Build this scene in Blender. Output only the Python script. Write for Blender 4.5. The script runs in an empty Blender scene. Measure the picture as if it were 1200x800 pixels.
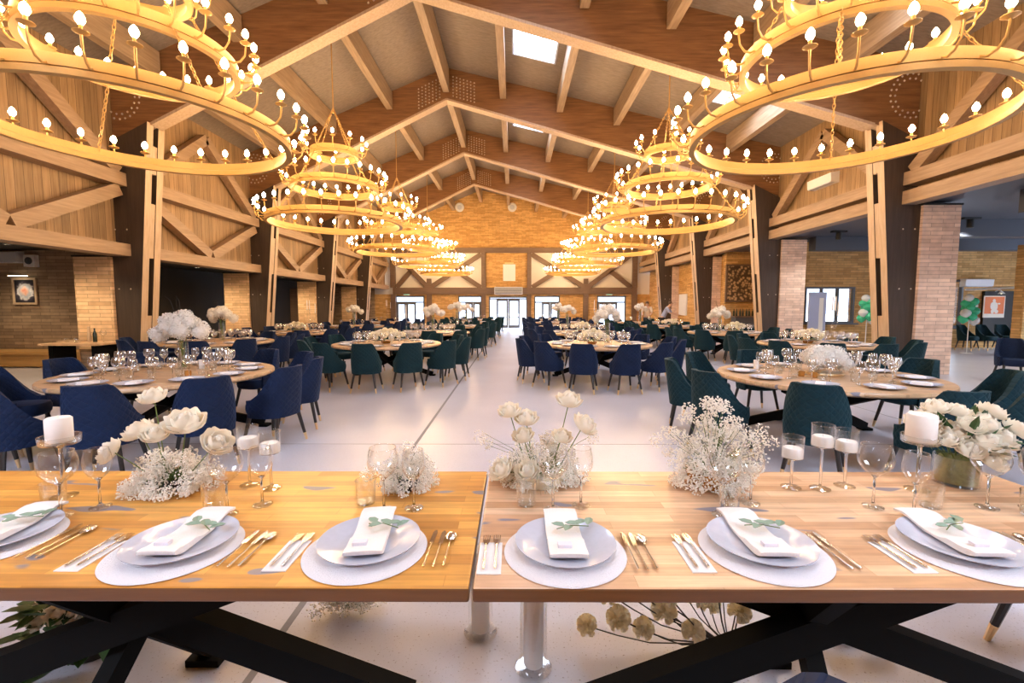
import bpy, math, random
from mathutils import Vector, Matrix, Euler
random.seed(7)
PI = math.pi
scene = bpy.context.scene
COL = scene.collection
def R(d): return math.radians(d)

# ------------------------------------------------------------------ mesh builder
class MB:
    def __init__(s): s.v=[]; s.f=[]; s.m=[]; s.uv=None
    def add(s, vs, fs, m=0, M=None):
        b=len(s.v)
        for v in vs:
            v=Vector(v)
            s.v.append(tuple(M@v) if M is not None else tuple(v))
        for f in fs: s.f.append(tuple(b+i for i in f)); s.m.append(m)
        return s
    def box(s,x0,x1,y0,y1,z0,z1,m=0,M=None):
        vs=[(x0,y0,z0),(x1,y0,z0),(x1,y1,z0),(x0,y1,z0),(x0,y0,z1),(x1,y0,z1),(x1,y1,z1),(x0,y1,z1)]
        return s.add(vs,[(0,3,2,1),(4,5,6,7),(0,1,5,4),(1,2,6,5),(2,3,7,6),(3,0,4,7)],m,M)
    def bar(s,a,b,w,h,m=0,up=(0,0,1)):
        """square bar from a to b, w across, h along the 'up' side"""
        a=Vector(a); b=Vector(b); d=(b-a).normalized(); u=Vector(up)
        x=d.cross(u)
        if x.length<1e-4: x=d.cross(Vector((1,0,0)))
        x.normalize(); u=x.cross(d).normalized()
        vs=[]
        for p in (a,b):
            for (i,j) in ((-1,-1),(1,-1),(1,1),(-1,1)): vs.append(p+x*(i*w/2)+u*(j*h/2))
        return s.add(vs,[(0,3,2,1),(4,5,6,7),(0,1,5,4),(1,2,6,5),(2,3,7,6),(3,0,4,7)],m)
    def tube(s,pts,r,n=6,m=0,cap=True):
        pts=[Vector(p) for p in pts]
        rs=r if isinstance(r,(list,tuple)) else [r]*len(pts)
        vs=[]; ref=None
        for i,p in enumerate(pts):
            d=(pts[min(i+1,len(pts)-1)]-pts[max(i-1,0)]).normalized()
            if ref is None:
                ref=d.cross(Vector((0,0,1)))
                if ref.length<1e-3: ref=d.cross(Vector((1,0,0)))
            x=(ref-d*ref.dot(d)).normalized(); ref=x; y=d.cross(x)
            for k in range(n):
                a=2*PI*k/n; vs.append(p+(x*math.cos(a)+y*math.sin(a))*rs[i])
        fs=[]
        for i in range(len(pts)-1):
            for k in range(n):
                k2=(k+1)%n; fs.append((i*n+k,i*n+k2,(i+1)*n+k2,(i+1)*n+k))
        if cap:
            fs.append(tuple(range(n-1,-1,-1))); fs.append(tuple((len(pts)-1)*n+k for k in range(n)))
        return s.add(vs,fs,m)
    def lathe(s,prof,n=24,c=(0,0,0),m=0,M=None,loop=False):
        vs=[];fs=[]; idx=[]
        for (r,z) in prof:
            if r<1e-6: idx.append([len(vs)]*n); vs.append((c[0],c[1],c[2]+z))
            else:
                idx.append(list(range(len(vs),len(vs)+n)))
                for k in range(n):
                    a=2*PI*k/n; vs.append((c[0]+r*math.cos(a),c[1]+r*math.sin(a),c[2]+z))
        P=len(prof)
        for i in range(P if loop else P-1):
            A=idx[i];B=idx[(i+1)%P]
            for k in range(n):
                k2=(k+1)%n; q=[A[k],A[k2],B[k2],B[k]]; o=[]
                for t in q:
                    if t not in o: o.append(t)
                if len(o)>2: fs.append(tuple(o))
        return s.add(vs,fs,m,M)
    def prism(s,poly,y0,y1,m=0,mside=None):
        """polygon in x,z extruded along y (poly counter-clockwise seen from -y)"""
        n=len(poly); vs=[(x,y0,z) for x,z in poly]+[(x,y1,z) for x,z in poly]
        s.add(vs,[tuple(range(n)),tuple(range(2*n-1,n-1,-1))],m)
        s.add(vs,[(i,i+n,(i+1)%n+n,(i+1)%n) for i in range(n)],m if mside is None else mside)
        return s
    def flat(s,poly,z0,z1,m=0,M=None):
        n=len(poly); vs=[(x,y,z0) for x,y in poly]+[(x,y,z1) for x,y in poly]
        return s.add(vs,[tuple(range(n-1,-1,-1)),tuple(range(n,2*n))]+[(i,(i+1)%n,(i+1)%n+n,i+n) for i in range(n)],m,M)
    def ball(s,c,r,m=0,lat=6,lon=8,sq=(1,1,1),M=None):
        vs=[(c[0],c[1],c[2]+r*sq[2])]
        for i in range(1,lat):
            t=PI*i/lat
            for k in range(lon):
                a=2*PI*k/lon; vs.append((c[0]+r*sq[0]*math.sin(t)*math.cos(a),c[1]+r*sq[1]*math.sin(t)*math.sin(a),c[2]+r*sq[2]*math.cos(t)))
        vs.append((c[0],c[1],c[2]-r*sq[2])); fs=[]
        for k in range(lon): fs.append((0,1+k,1+(k+1)%lon))
        for i in range(lat-2):
            for k in range(lon):
                a=1+i*lon;fs.append((a+k,a+lon+k,a+lon+(k+1)%lon,a+(k+1)%lon))
        L=len(vs)-1;a=1+(lat-2)*lon
        for k in range(lon): fs.append((a+k,L,a+(k+1)%lon))
        return s.add(vs,fs,m,M)
    def octa(s,c,r,m=0):
        x,y,z=c
        return s.add([(x+r,y,z),(x-r,y,z),(x,y+r,z),(x,y-r,z),(x,y,z+r),(x,y,z-r)],
          [(0,2,4),(2,1,4),(1,3,4),(3,0,4),(2,0,5),(1,2,5),(3,1,5),(0,3,5)],m)
    def mesh(s,name,mats,smooth=False,sharp=35):
        me=bpy.data.meshes.new(name); me.from_pydata(s.v,[],s.f)
        if not isinstance(mats,(list,tuple)): mats=[mats]
        for m in mats: me.materials.append(m)
        me.polygons.foreach_set('material_index',s.m)
        if s.uv:
            ul=me.uv_layers.new(name='UVMap')
            for l in me.loops: ul.data[l.index].uv=s.uv[l.vertex_index] if l.vertex_index<len(s.uv) else (0,0)
        if smooth:
            me.polygons.foreach_set('use_smooth',[True]*len(me.polygons))
            me.update()
            me.set_sharp_from_angle(angle=R(sharp))
        me.update(); return me
    def build(s,name,mats,parent=None,smooth=False,loc=None,sharp=35):
        o=bpy.data.objects.new(name,s.mesh(name,mats,smooth,sharp)); COL.objects.link(o)
        if parent is not None: o.parent=parent
        if loc is not None: o.location=loc
        return o

def props(o,label=None,cat=None,group=None,kind=None):
    if label: o['label']=label
    if cat: o['category']=cat
    if group: o['group']=group
    if kind: o['kind']=kind
    return o
def thing(name,label,cat,loc=(0,0,0),rz=0,group=None):
    o=bpy.data.objects.new(name,None); o.empty_display_size=.1; COL.objects.link(o)
    o.location=loc; o.rotation_euler=(0,0,rz); return props(o,label,cat,group)
def copy_tree(o,parent=None,skip=()):
    c=o.copy(); COL.objects.link(c)
    if parent is not None: c.parent=parent
    for ch in list(o.children): copy_tree(ch,c)
    return c
def inst(me,name,loc,rz=0,label=None,cat=None,group=None,parent=None,scale=None,rot=None):
    o=bpy.data.objects.new(name,me); COL.objects.link(o); o.location=loc
    o.rotation_euler=rot if rot else (0,0,rz)
    if scale: o.scale=(scale,)*3
    if parent is not None: o.parent=parent
    return props(o,label,cat,group)
def struct(o): o['kind']='structure'; return o

# ------------------------------------------------------------------ materials
def new_mat(name):
    m=bpy.data.materials.new(name); m.use_nodes=True
    nt=m.node_tree; b=nt.nodes['Principled BSDF']; return m,nt,b
def N(nt,t,**k):
    n=nt.nodes.new(t)
    for a,v in k.items(): setattr(n,a,v)
    return n
def plain(name,col,rough=.5,metal=0,bump=0,bscale=60,var=0,spec=None):
    m,nt,b=new_mat(name); b.inputs['Roughness'].default_value=rough; b.inputs['Metallic'].default_value=metal
    if spec is not None: b.inputs['Specular IOR Level'].default_value=spec
    tc=N(nt,'ShaderNodeTexCoord'); no=N(nt,'ShaderNodeTexNoise'); no.inputs['Scale'].default_value=bscale; no.inputs['Detail'].default_value=3
    nt.links.new(tc.outputs['Object'],no.inputs['Vector'])
    mx=N(nt,'ShaderNodeMix',data_type='RGBA')
    c=Vector(col); v=var or .06
    mx.inputs['A'].default_value=(*[max(0,x*(1-v)) for x in c],1); mx.inputs['B'].default_value=(*[min(1,x*(1+v)) for x in c],1)
    nt.links.new(no.outputs['Fac'],mx.inputs['Factor']); nt.links.new(mx.outputs['Result'],b.inputs['Base Color'])
    if bump:
        bp=N(nt,'ShaderNodeBump'); bp.inputs['Strength'].default_value=bump; bp.inputs['Distance'].default_value=.01
        nt.links.new(no.outputs['Fac'],bp.inputs['Height']); nt.links.new(bp.outputs['Normal'],b.inputs['Normal'])
    return m
def wood(name,c1,c2,axis='x',rough=.5,scale=1.0,plank=0,paxis='x',knots=False):
    """grain runs along axis; plank>0 adds board joints of that width across paxis"""
    m,nt,b=new_mat(name); L=nt.links.new; b.inputs['Roughness'].default_value=rough
    tc=N(nt,'ShaderNodeTexCoord'); mp=N(nt,'ShaderNodeMapping')
    st=[14*scale]*3; st['xyz'.index(axis)]=1.0*scale; mp.inputs['Scale'].default_value=st
    L(tc.outputs['Object'],mp.inputs['Vector'])
    no=N(nt,'ShaderNodeTexNoise'); no.inputs['Scale'].default_value=1.6; no.inputs['Detail'].default_value=6; no.inputs['Roughness'].default_value=.62
    L(mp.outputs['Vector'],no.inputs['Vector'])
    rp=N(nt,'ShaderNodeValToRGB'); rp.color_ramp.elements[0].position=.3; rp.color_ramp.elements[1].position=.72
    rp.color_ramp.elements[0].color=(*c2,1); rp.color_ramp.elements[1].color=(*c1,1)
    L(no.outputs['Fac'],rp.inputs['Fac']); out=rp.outputs['Color']
    if plank:
        sx=N(nt,'ShaderNodeSeparateXYZ'); L(tc.outputs['Object'],sx.inputs[0])
        dv=N(nt,'ShaderNodeMath',operation='DIVIDE'); dv.inputs[1].default_value=plank; L(sx.outputs['XYZ'.index(paxis.upper())],dv.inputs[0])
        fl=N(nt,'ShaderNodeMath',operation='FLOOR'); L(dv.outputs[0],fl.inputs[0])
        fr=N(nt,'ShaderNodeMath',operation='FRACT'); L(dv.outputs[0],fr.inputs[0])
        wn=N(nt,'ShaderNodeTexWhiteNoise',noise_dimensions='1D'); L(fl.outputs[0],wn.inputs['W'])
        mr=N(nt,'ShaderNodeMapRange'); mr.inputs['To Min'].default_value=.72; mr.inputs['To Max'].default_value=1.2; L(wn.outputs['Value'],mr.inputs['Value'])
        ml=N(nt,'ShaderNodeMix',data_type='RGBA',blend_type='MULTIPLY'); ml.inputs['Factor'].default_value=1
        L(out,ml.inputs['A']); L(mr.outputs['Result'],ml.inputs['B'])
        gp=N(nt,'ShaderNodeMath',operation='GREATER_THAN'); gp.inputs[1].default_value=.05; L(fr.outputs[0],gp.inputs[0])
        m2=N(nt,'ShaderNodeMix',data_type='RGBA'); m2.inputs['A'].default_value=(*[x*.35 for x in c2],1)
        L(gp.outputs[0],m2.inputs['Factor']); L(ml.outputs['Result'],m2.inputs['B']); out=m2.outputs['Result']
    L(out,b.inputs['Base Color'])
    bp=N(nt,'ShaderNodeBump'); bp.inputs['Strength'].default_value=.15; bp.inputs['Distance'].default_value=.005
    L(no.outputs['Fac'],bp.inputs['Height']); L(bp.outputs['Normal'],b.inputs['Normal'])
    return m
def brick(name,c1,c2,mortar,bw=.5,bh=.085,rough=.85,u='xy',swap=False):
    m,nt,b=new_mat(name); L=nt.links.new; b.inputs['Roughness'].default_value=rough
    tc=N(nt,'ShaderNodeTexCoord'); sx=N(nt,'ShaderNodeSeparateXYZ'); L(tc.outputs['Object'],sx.inputs[0])
    cb=N(nt,'ShaderNodeCombineXYZ')
    if swap: L(sx.outputs[0],cb.inputs[0]); L(sx.outputs[1],cb.inputs[1])
    else:
        ad=N(nt,'ShaderNodeMath',operation='ADD'); L(sx.outputs[0],ad.inputs[0]); L(sx.outputs[1],ad.inputs[1])
        L(ad.outputs[0],cb.inputs[0]); L(sx.outputs[2],cb.inputs[1])
    nz=N(nt,'ShaderNodeTexNoise'); nz.inputs['Scale'].default_value=3; L(tc.outputs['Object'],nz.inputs['Vector'])
    br=N(nt,'ShaderNodeTexBrick'); br.inputs['Scale'].default_value=1; br.inputs['Brick Width'].default_value=bw; br.inputs['Row Height'].default_value=bh
    br.inputs['Mortar Size'].default_value=.006 if not swap else .0008; br.inputs['Mortar Smooth'].default_value=.3; br.inputs['Bias'].default_value=0
    br.inputs['Color1'].default_value=(*c1,1); br.inputs['Color2'].default_value=(*c2,1); br.inputs['Mortar'].default_value=(*mortar,1)
    L(cb.outputs[0],br.inputs['Vector'])
    n2=N(nt,'ShaderNodeTexNoise'); n2.inputs['Scale'].default_value=7; n2.inputs['Detail'].default_value=4; L(tc.outputs['Object'],n2.inputs['Vector'])
    mr=N(nt,'ShaderNodeMapRange'); mr.inputs['From Min'].default_value=.25; mr.inputs['From Max'].default_value=.75; mr.inputs['To Min'].default_value=.84; mr.inputs['To Max'].default_value=1.1; L(n2.outputs['Fac'],mr.inputs['Value'])
    ml=N(nt,'ShaderNodeMix',data_type='RGBA',blend_type='MULTIPLY'); ml.inputs['Factor'].default_value=1
    L(br.outputs['Color'],ml.inputs['A']); L(mr.outputs['Result'],ml.inputs['B']); L(ml.outputs['Result'],b.inputs['Base Color'])
    bp=N(nt,'ShaderNodeBump'); bp.inputs['Strength'].default_value=.5; bp.inputs['Distance'].default_value=.01
    iv=N(nt,'ShaderNodeMath',operation='SUBTRACT'); iv.inputs[0].default_value=1; L(br.outputs['Fac'],iv.inputs[1])
    L(iv.outputs[0],bp.inputs['Height']); L(bp.outputs['Normal'],b.inputs['Normal'])
    return m
def emit(name,col,strength):
    m,nt,b=new_mat(name); b.inputs['Base Color'].default_value=(*col,1)
    b.inputs['Emission Color'].default_value=(*col,1); b.inputs['Emission Strength'].default_value=strength; return m
def thin_glass(name,tint=(.97,.98,.98),edge=.55,base=.07):
    """thin-walled clear glass: mostly transmitting, mirror-like towards grazing angles"""
    m=bpy.data.materials.new(name); m.use_nodes=True; nt=m.node_tree; nt.nodes.clear(); L=nt.links.new
    o=N(nt,'ShaderNodeOutputMaterial'); tr=N(nt,'ShaderNodeBsdfTransparent'); tr.inputs[0].default_value=(*tint,1)
    gl=N(nt,'ShaderNodeBsdfGlossy'); gl.inputs['Roughness'].default_value=.03; gl.inputs[0].default_value=(1,1,1,1)
    lw=N(nt,'ShaderNodeLayerWeight'); lw.inputs['Blend'].default_value=.35
    mr=N(nt,'ShaderNodeMapRange'); mr.inputs['To Min'].default_value=base; mr.inputs['To Max'].default_value=edge; pw=N(nt,'ShaderNodeMath',operation='POWER'); pw.inputs[1].default_value=1.5; L(lw.outputs['Facing'],pw.inputs[0]); L(pw.outputs[0],mr.inputs['Value'])
    mx=N(nt,'ShaderNodeMixShader'); L(mr.outputs['Result'],mx.inputs[0]); L(tr.outputs[0],mx.inputs[1]); L(gl.outputs[0],mx.inputs[2]); L(mx.outputs[0],o.inputs[0])
    return m
def velvet(name,col,sheen,quilt=True):
    m,nt,b=new_mat(name); L=nt.links.new
    b.inputs['Roughness'].default_value=.75; b.inputs['Specular IOR Level'].default_value=.25
    b.inputs['Sheen Weight'].default_value=.18; b.inputs['Sheen Roughness'].default_value=.4; b.inputs['Sheen Tint'].default_value=(*sheen,1)
    tc=N(nt,'ShaderNodeTexCoord'); no=N(nt,'ShaderNodeTexNoise'); no.inputs['Scale'].default_value=9; no.inputs['Detail'].default_value=4; L(tc.outputs['Object'],no.inputs['Vector'])
    mx=N(nt,'ShaderNodeMix',data_type='RGBA'); mx.inputs['A'].default_value=(*[c*.75 for c in col],1); mx.inputs['B'].default_value=(*[c*1.3 for c in col],1)
    L(no.outputs['Fac'],mx.inputs['Factor']); L(mx.outputs['Result'],b.inputs['Base Color'])
    if quilt:
        su=N(nt,'ShaderNodeSeparateXYZ'); L(tc.outputs['UV'],su.inputs[0]); hs=[]
        for op in ('ADD','SUBTRACT'):
            a=N(nt,'ShaderNodeMath',operation=op); L(su.outputs[0],a.inputs[0]); L(su.outputs[1],a.inputs[1])
            k=N(nt,'ShaderNodeMath',operation='MULTIPLY'); k.inputs[1].default_value=46; L(a.outputs[0],k.inputs[0])
            s_=N(nt,'ShaderNodeMath',operation='SINE'); L(k.outputs[0],s_.inputs[0])
            ab=N(nt,'ShaderNodeMath',operation='ABSOLUTE'); L(s_.outputs[0],ab.inputs[0]); hs.append(ab)
        mn=N(nt,'ShaderNodeMath',operation='MINIMUM'); L(hs[0].outputs[0],mn.inputs[0]); L(hs[1].outputs[0],mn.inputs[1])
        pw=N(nt,'ShaderNodeMath',operation='POWER'); pw.inputs[1].default_value=.45; L(mn.outputs[0],pw.inputs[0])
        bp=N(nt,'ShaderNodeBump'); bp.inputs['Strength'].default_value=.6; bp.inputs['Distance'].default_value=.01
        L(pw.outputs[0],bp.inputs['Height']); L(bp.outputs['Normal'],b.inputs['Normal'])
    return m
def petal(name,col,tl=.3):
    """thin petals and wax: part of the light passes through"""
    m=plain(name,col,.6,var=.04,bscale=40); nt=m.node_tree; b=nt.nodes['Principled BSDF']; o=nt.nodes['Material Output']
    t=N(nt,'ShaderNodeBsdfTranslucent'); t.inputs[0].default_value=(*col,1); mx=N(nt,'ShaderNodeMixShader'); mx.inputs[0].default_value=tl
    nt.links.new(b.outputs[0],mx.inputs[1]); nt.links.new(t.outputs[0],mx.inputs[2]); nt.links.new(mx.outputs[0],o.inputs[0])
    return m
def floor_mat():
    m,nt,b=new_mat('polished_concrete'); L=nt.links.new
    tc=N(nt,'ShaderNodeTexCoord'); n1=N(nt,'ShaderNodeTexNoise'); n1.inputs['Scale'].default_value=.7; n1.inputs['Detail'].default_value=6; L(tc.outputs['Object'],n1.inputs['Vector'])
    n2=N(nt,'ShaderNodeTexNoise'); n2.inputs['Scale'].default_value=90; n2.inputs['Detail'].default_value=2; L(tc.outputs['Object'],n2.inputs['Vector'])
    r1=N(nt,'ShaderNodeValToRGB'); r1.color_ramp.elements[0].position=.3; r1.color_ramp.elements[1].position=.7
    r1.color_ramp.elements[0].color=(.48,.47,.53,1); r1.color_ramp.elements[1].color=(.565,.555,.62,1); L(n1.outputs['Fac'],r1.inputs['Fac'])
    r2=N(nt,'ShaderNodeValToRGB'); r2.color_ramp.elements[0].position=.30; r2.color_ramp.elements[1].position=.36
    r2.color_ramp.elements[0].color=(.55,.5,.45,1); r2.color_ramp.elements[1].color=(1,1,1,1); L(n2.outputs['Fac'],r2.inputs['Fac'])
    ml=N(nt,'ShaderNodeMix',data_type='RGBA',blend_type='MULTIPLY'); ml.inputs['Factor'].default_value=1; L(r1.outputs['Color'],ml.inputs['A']); L(r2.outputs['Color'],ml.inputs['B'])
    L(ml.outputs['Result'],b.inputs['Base Color']); b.inputs['Roughness'].default_value=.32; b.inputs['Specular IOR Level'].default_value=.5
    return m
def table_mat(name,c1,c2,c3):
    """edge-glued staves of mixed tone with the odd dark or grey filled knot"""
    m=brick(name,c1,c2,c3,bw=.47,bh=.055,rough=.33,swap=True); nt=m.node_tree; b=nt.nodes['Principled BSDF']; L=nt.links.new
    src=b.inputs['Base Color'].links[0].from_socket
    tc=N(nt,'ShaderNodeTexCoord'); mp=N(nt,'ShaderNodeMapping'); mp.inputs['Scale'].default_value=(1.6,22,22); L(tc.outputs['Object'],mp.inputs['Vector'])
    g=N(nt,'ShaderNodeTexNoise'); g.inputs['Scale'].default_value=2; g.inputs['Detail'].default_value=7; L(mp.outputs['Vector'],g.inputs['Vector'])
    mr=N(nt,'ShaderNodeMapRange'); mr.inputs['From Min'].default_value=.3; mr.inputs['From Max'].default_value=.7; mr.inputs['To Min'].default_value=.78; mr.inputs['To Max'].default_value=1.14; L(g.outputs['Fac'],mr.inputs['Value'])
    ml=N(nt,'ShaderNodeMix',data_type='RGBA',blend_type='MULTIPLY'); ml.inputs['Factor'].default_value=1; L(src,ml.inputs['A']); L(mr.outputs['Result'],ml.inputs['B'])
    mp2=N(nt,'ShaderNodeMapping'); mp2.inputs['Scale'].default_value=(3.5,11,8); mp2.inputs['Location'].default_value=(2.3,1.1,0); L(tc.outputs['Object'],mp2.inputs['Vector'])
    k=N(nt,'ShaderNodeTexNoise'); k.inputs['Scale'].default_value=1.1; k.inputs['Detail'].default_value=1; L(mp2.outputs['Vector'],k.inputs['Vector'])
    rr=N(nt,'ShaderNodeValToRGB'); rr.color_ramp.elements[0].position=.70; rr.color_ramp.elements[1].position=.72; L(k.outputs['Fac'],rr.inputs['Fac'])
    m2=N(nt,'ShaderNodeMix',data_type='RGBA'); m2.inputs['B'].default_value=(.22,.2,.24,1); L(rr.outputs['Color'],m2.inputs['Factor']); L(ml.outputs['Result'],m2.inputs['A']); L(m2.outputs['Result'],b.inputs['Base Color'])
    for l in list(b.inputs['Normal'].links): nt.links.remove(l)
    return m
def log_wall():
    m,nt,b=new_mat('stacked_logs'); L=nt.links.new
    tc=N(nt,'ShaderNodeTexCoord'); vo=N(nt,'ShaderNodeTexVoronoi'); vo.inputs['Scale'].default_value=9; L(tc.outputs['Object'],vo.inputs['Vector'])
    rp=N(nt,'ShaderNodeValToRGB'); rp.color_ramp.elements[0].position=.25; rp.color_ramp.elements[1].position=.6
    rp.color_ramp.elements[0].color=(.62,.42,.22,1); rp.color_ramp.elements[1].color=(.08,.05,.03,1); L(vo.outputs['Distance'],rp.inputs['Fac']); L(rp.outputs['Color'],b.inputs['Base Color'])
    return m

M={}
M['floor']=floor_mat()
M['joint']=plain('floor_joint',(.22,.21,.22),.7)
M['plank']=wood('wall_planks',(.43,.28,.145),(.27,.16,.075),'z',.55,plank=.16,paxis='y')
M['deck']=wood('roof_deck',(.33,.27,.22),(.22,.175,.14),'x',.7)
M['rafter']=wood('rafter_face',(.32,.155,.06),(.17,.075,.03),'x',.6)
M['coldark']=wood('dark_post_face',(.075,.05,.036),(.045,.03,.022),'z',.5)
M['pale']=wood('pale_glulam',(.62,.47,.33),(.47,.33,.21),'z',.5)
M['beamp']=wood('beam_wood',(.47,.32,.20),(.31,.20,.12),'y',.5)
M['purlin']=wood('purlin_wood',(.47,.34,.22),(.29,.20,.125),'y',.55)
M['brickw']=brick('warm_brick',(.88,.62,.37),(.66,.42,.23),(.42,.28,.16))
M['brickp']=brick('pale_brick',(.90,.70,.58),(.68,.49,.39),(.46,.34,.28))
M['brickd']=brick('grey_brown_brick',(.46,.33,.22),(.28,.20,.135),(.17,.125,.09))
M['bricko']=brick('ochre_brick',(.80,.50,.20),(.56,.31,.10),(.36,.21,.08))
M['timber']=wood('dark_timber',(.20,.125,.085),(.13,.08,.05),'x',.5)
M['plaster']=plain('white_plaster',(.80,.75,.70),.8)
M['slate']=plain('slate_paint',(.075,.085,.11),.45)
M['black']=plain('black_paint_and_shade',(.012,.012,.012),.5)
M['blackmetal']=plain('black_steel',(.0035,.0035,.0035),.75,spec=.1)
M['frame']=plain('dark_door_frame',(.10,.11,.13),.4)
M['white']=plain('white_paint',(.85,.85,.86),.4)
M['gold']=plain('brushed_brass',(.60,.36,.115),.42,.3)
M['goldtip']=plain('brass_ferrule',(.85,.62,.34),.3,.85)
M['steel']=plain('polished_steel',(.85,.84,.84),.12,1)
M['cutgold']=plain('cutlery_gold',(.93,.82,.68),.22,1)
M['bolt']=plain('bolt_heads',(.72,.62,.5),.4,.5)
M['bulb']=emit('candle_bulb_glow',(1.0,.66,.33),110)
M['glass']=thin_glass('clear_glass',edge=.9,base=.055)
M['glassr']=thin_glass('table_glass',edge=.98,base=.2)  # clear glass with extra reflection standing in for window backlight
def solid_glass():
    m,nt,b=new_mat('solid_glass'); b.inputs['Base Color'].default_value=(1,1,1,1); b.inputs['Roughness'].default_value=.02; b.inputs['Transmission Weight'].default_value=1; b.inputs['IOR'].default_value=1.48; return m
M['glasss']=solid_glass()
def split_glass(me,z):
    """stem and foot below z are solid glass, the bowl above is thin-walled"""
    me.materials.append(M['glasss'])
    for p in me.polygons:
        if .0105<p.center.z<z: p.material_index=1
    return me
M['glassd']=thin_glass('window_glass',(.95,.97,1),.4,.05)
M['navy']=velvet('navy_velvet',(.004,.014,.050),(.10,.20,.45)); M['navys']=velvet('navy_velvet_seat',(.004,.014,.050),(.10,.20,.45),False)
M['teal']=velvet('teal_velvet',(.003,.024,.034),(.08,.25,.30)); M['teals']=velvet('teal_velvet_seat',(.003,.024,.034),(.08,.25,.30),False)
M['leg']=plain('black_chair_leg',(.018,.014,.013),.35)
M['ftop']=table_mat('butcher_block_top',(.80,.41,.09),(.52,.22,.04),(.46,.19,.04))
M['ftopr']=table_mat('daylit_butcher_block',(.82,.55,.34),(.53,.29,.15),(.46,.25,.12))  # same wood as the left top, cooler daylight put into its colour
M['fedge']=wood('table_edge',(.20,.085,.03),(.12,.05,.018),'x',.35)
M['rtop']=table_mat('round_table_top',(.70,.47,.28),(.58,.36,.19),(.45,.27,.13))
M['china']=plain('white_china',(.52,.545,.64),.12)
M['mat']=plain('woven_white_mat',(.80,.79,.83),.85,bump=.5,bscale=260)
M['linen']=plain('white_linen',(.86,.82,.80),.8,bump=.15,bscale=180)
M['paper']=plain('white_paper',(.84,.82,.83),.6)
M['wax']=petal('white_wax',(.93,.90,.87),.12)
M['rose']=petal('white_rose',(.96,.91,.80)); M['cream']=petal('cream_petal',(.98,.92,.74)); M['hyd']=petal('white_hydrangea',(.92,.90,.85),.15)
M['gyp']=plain('gypsophila_white',(.90,.86,.78),.7)
M['stem']=plain('green_stem',(.13,.20,.05),.6); M['dstem']=plain('dark_stem',(.035,.03,.025),.6)
M['leaf']=plain('dark_leaf',(.035,.10,.028),.45,var=.4,bscale=20); M['euc']=plain('eucalyptus_leaf',(.27,.37,.27),.55)
M['amber']=plain('amber_glass',(.55,.26,.06),.2,.3)
M['tag']=plain('lilac_tag',(.74,.72,.80),.5)
M['moss']=plain('mossy_filling',(.14,.17,.05),.7,var=.5,bscale=50)
M['skin']=plain('skin',(.62,.40,.30),.55); M['hair']=plain('brown_hair',(.10,.06,.035),.6)
M['shirtb']=plain('pale_blue_shirt',(.42,.48,.72),.8); M['shirtc']=plain('beige_shirt',(.66,.55,.44),.8); M['trouser']=plain('dark_trousers',(.04,.04,.05),.8)
M['green']=plain('green_balloon',(.06,.55,.30),.25); M['wballoon']=plain('white_balloon',(.78,.80,.80),.25)
M['orange']=plain('orange_poster',(.80,.20,.05),.5); M['posterpale']=plain('poster_pale',(.80,.72,.62),.5)
M['bench']=wood('bench_wood',(.62,.36,.13),(.45,.24,.07),'x',.4)
M['logs']=log_wall()
M['skyf']=plain('skylight_frame',(.62,.66,.75),.5)
M['bottle']=plain('dark_bottle',(.02,.03,.02),.15)
M['exit']=emit('exit_sign_green',(.35,.75,.5),.8)
M['ground']=plain('pale_ground',(.16,.16,.165),.8)
M['lampglow']=emit('picture_lamp_glow',(1,.85,.6),8)
M['floorcable']=plain('cable',(.5,.42,.3),.5)

# ------------------------------------------------------------------ the building
FY=[5.2,10.4,15.6,20.8,26.0]          # portal frames
XR,ZB,ZT=-2.2,8.28,9.25               # ridge: x, underside, top
def ztop(x): return ZT-(.41*(XR-x) if x<XR else .23*(x-XR))
def slab(name,parts,mat,**k):
    b=MB()
    for p in parts: b.box(*p)
    return struct(b.build(name,mat,**k))
slab('floor',[(-16.2,20.2,-4,31.5,-.12,0)],M['floor'])
slab('trim_1',[(-1.105,-1.07,-4,31,0,.0015)],M['joint'])
slab('trim_2',[(-1.07,20,4.93,4.942,0,.001),(-16,-1.105,4.93,4.942,0,.001)],M['joint'])
slab('trim_3',[(5.2,5.215,-4,31,0,.001),(-7.4,-7.385,-4,31,0,.001)],M['joint'])
slab('ground',[(-60,60,31.6,90,-.15,-.05),(-60,-16.3,-40,31.6,-.15,-.05),(20.3,60,-40,31.6,-.15,-.05),(-16.3,20.3,-40,-4.05,-.15,-.05)],M['ground'])

# roof deck, with the skylight openings left free
b=MB()
def roofquad(x0,x1,y0,y1):
    z0,z1=ztop(x0),ztop(x1); t=.12
    b.add([(x0,y0,z0),(x1,y0,z1),(x1,y1,z1),(x0,y1,z0),(x0,y0,z0+t),(x1,y0,z1+t),(x1,y1,z1+t),(x0,y1,z0+t)],
          [(0,3,2,1),(4,5,6,7),(0,1,5,4),(1,2,6,5),(2,3,7,6),(3,0,4,7)])
Y0,Y1=-1.5,31.6
roofquad(-9.6,XR,Y0,Y1)
SKX=[(-.05,1.2),(5.6,6.8)]
SKY=[(y+1.6,y+3.3) for y in [0.0]+FY[:-1]]
xs=[XR,SKX[0][0],SKX[0][1],SKX[1][0],SKX[1][1],9.6]
for i in range(5):
    if i in (1,3):
        y=Y0
        for (a,c) in SKY: roofquad(xs[i],xs[i+1],y,a); y=c
        roofquad(xs[i],xs[i+1],y,Y1)
    else: roofquad(xs[i],xs[i+1],Y0,Y1)
struct(b.build('ceiling',M['deck']))
wn=0
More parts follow.
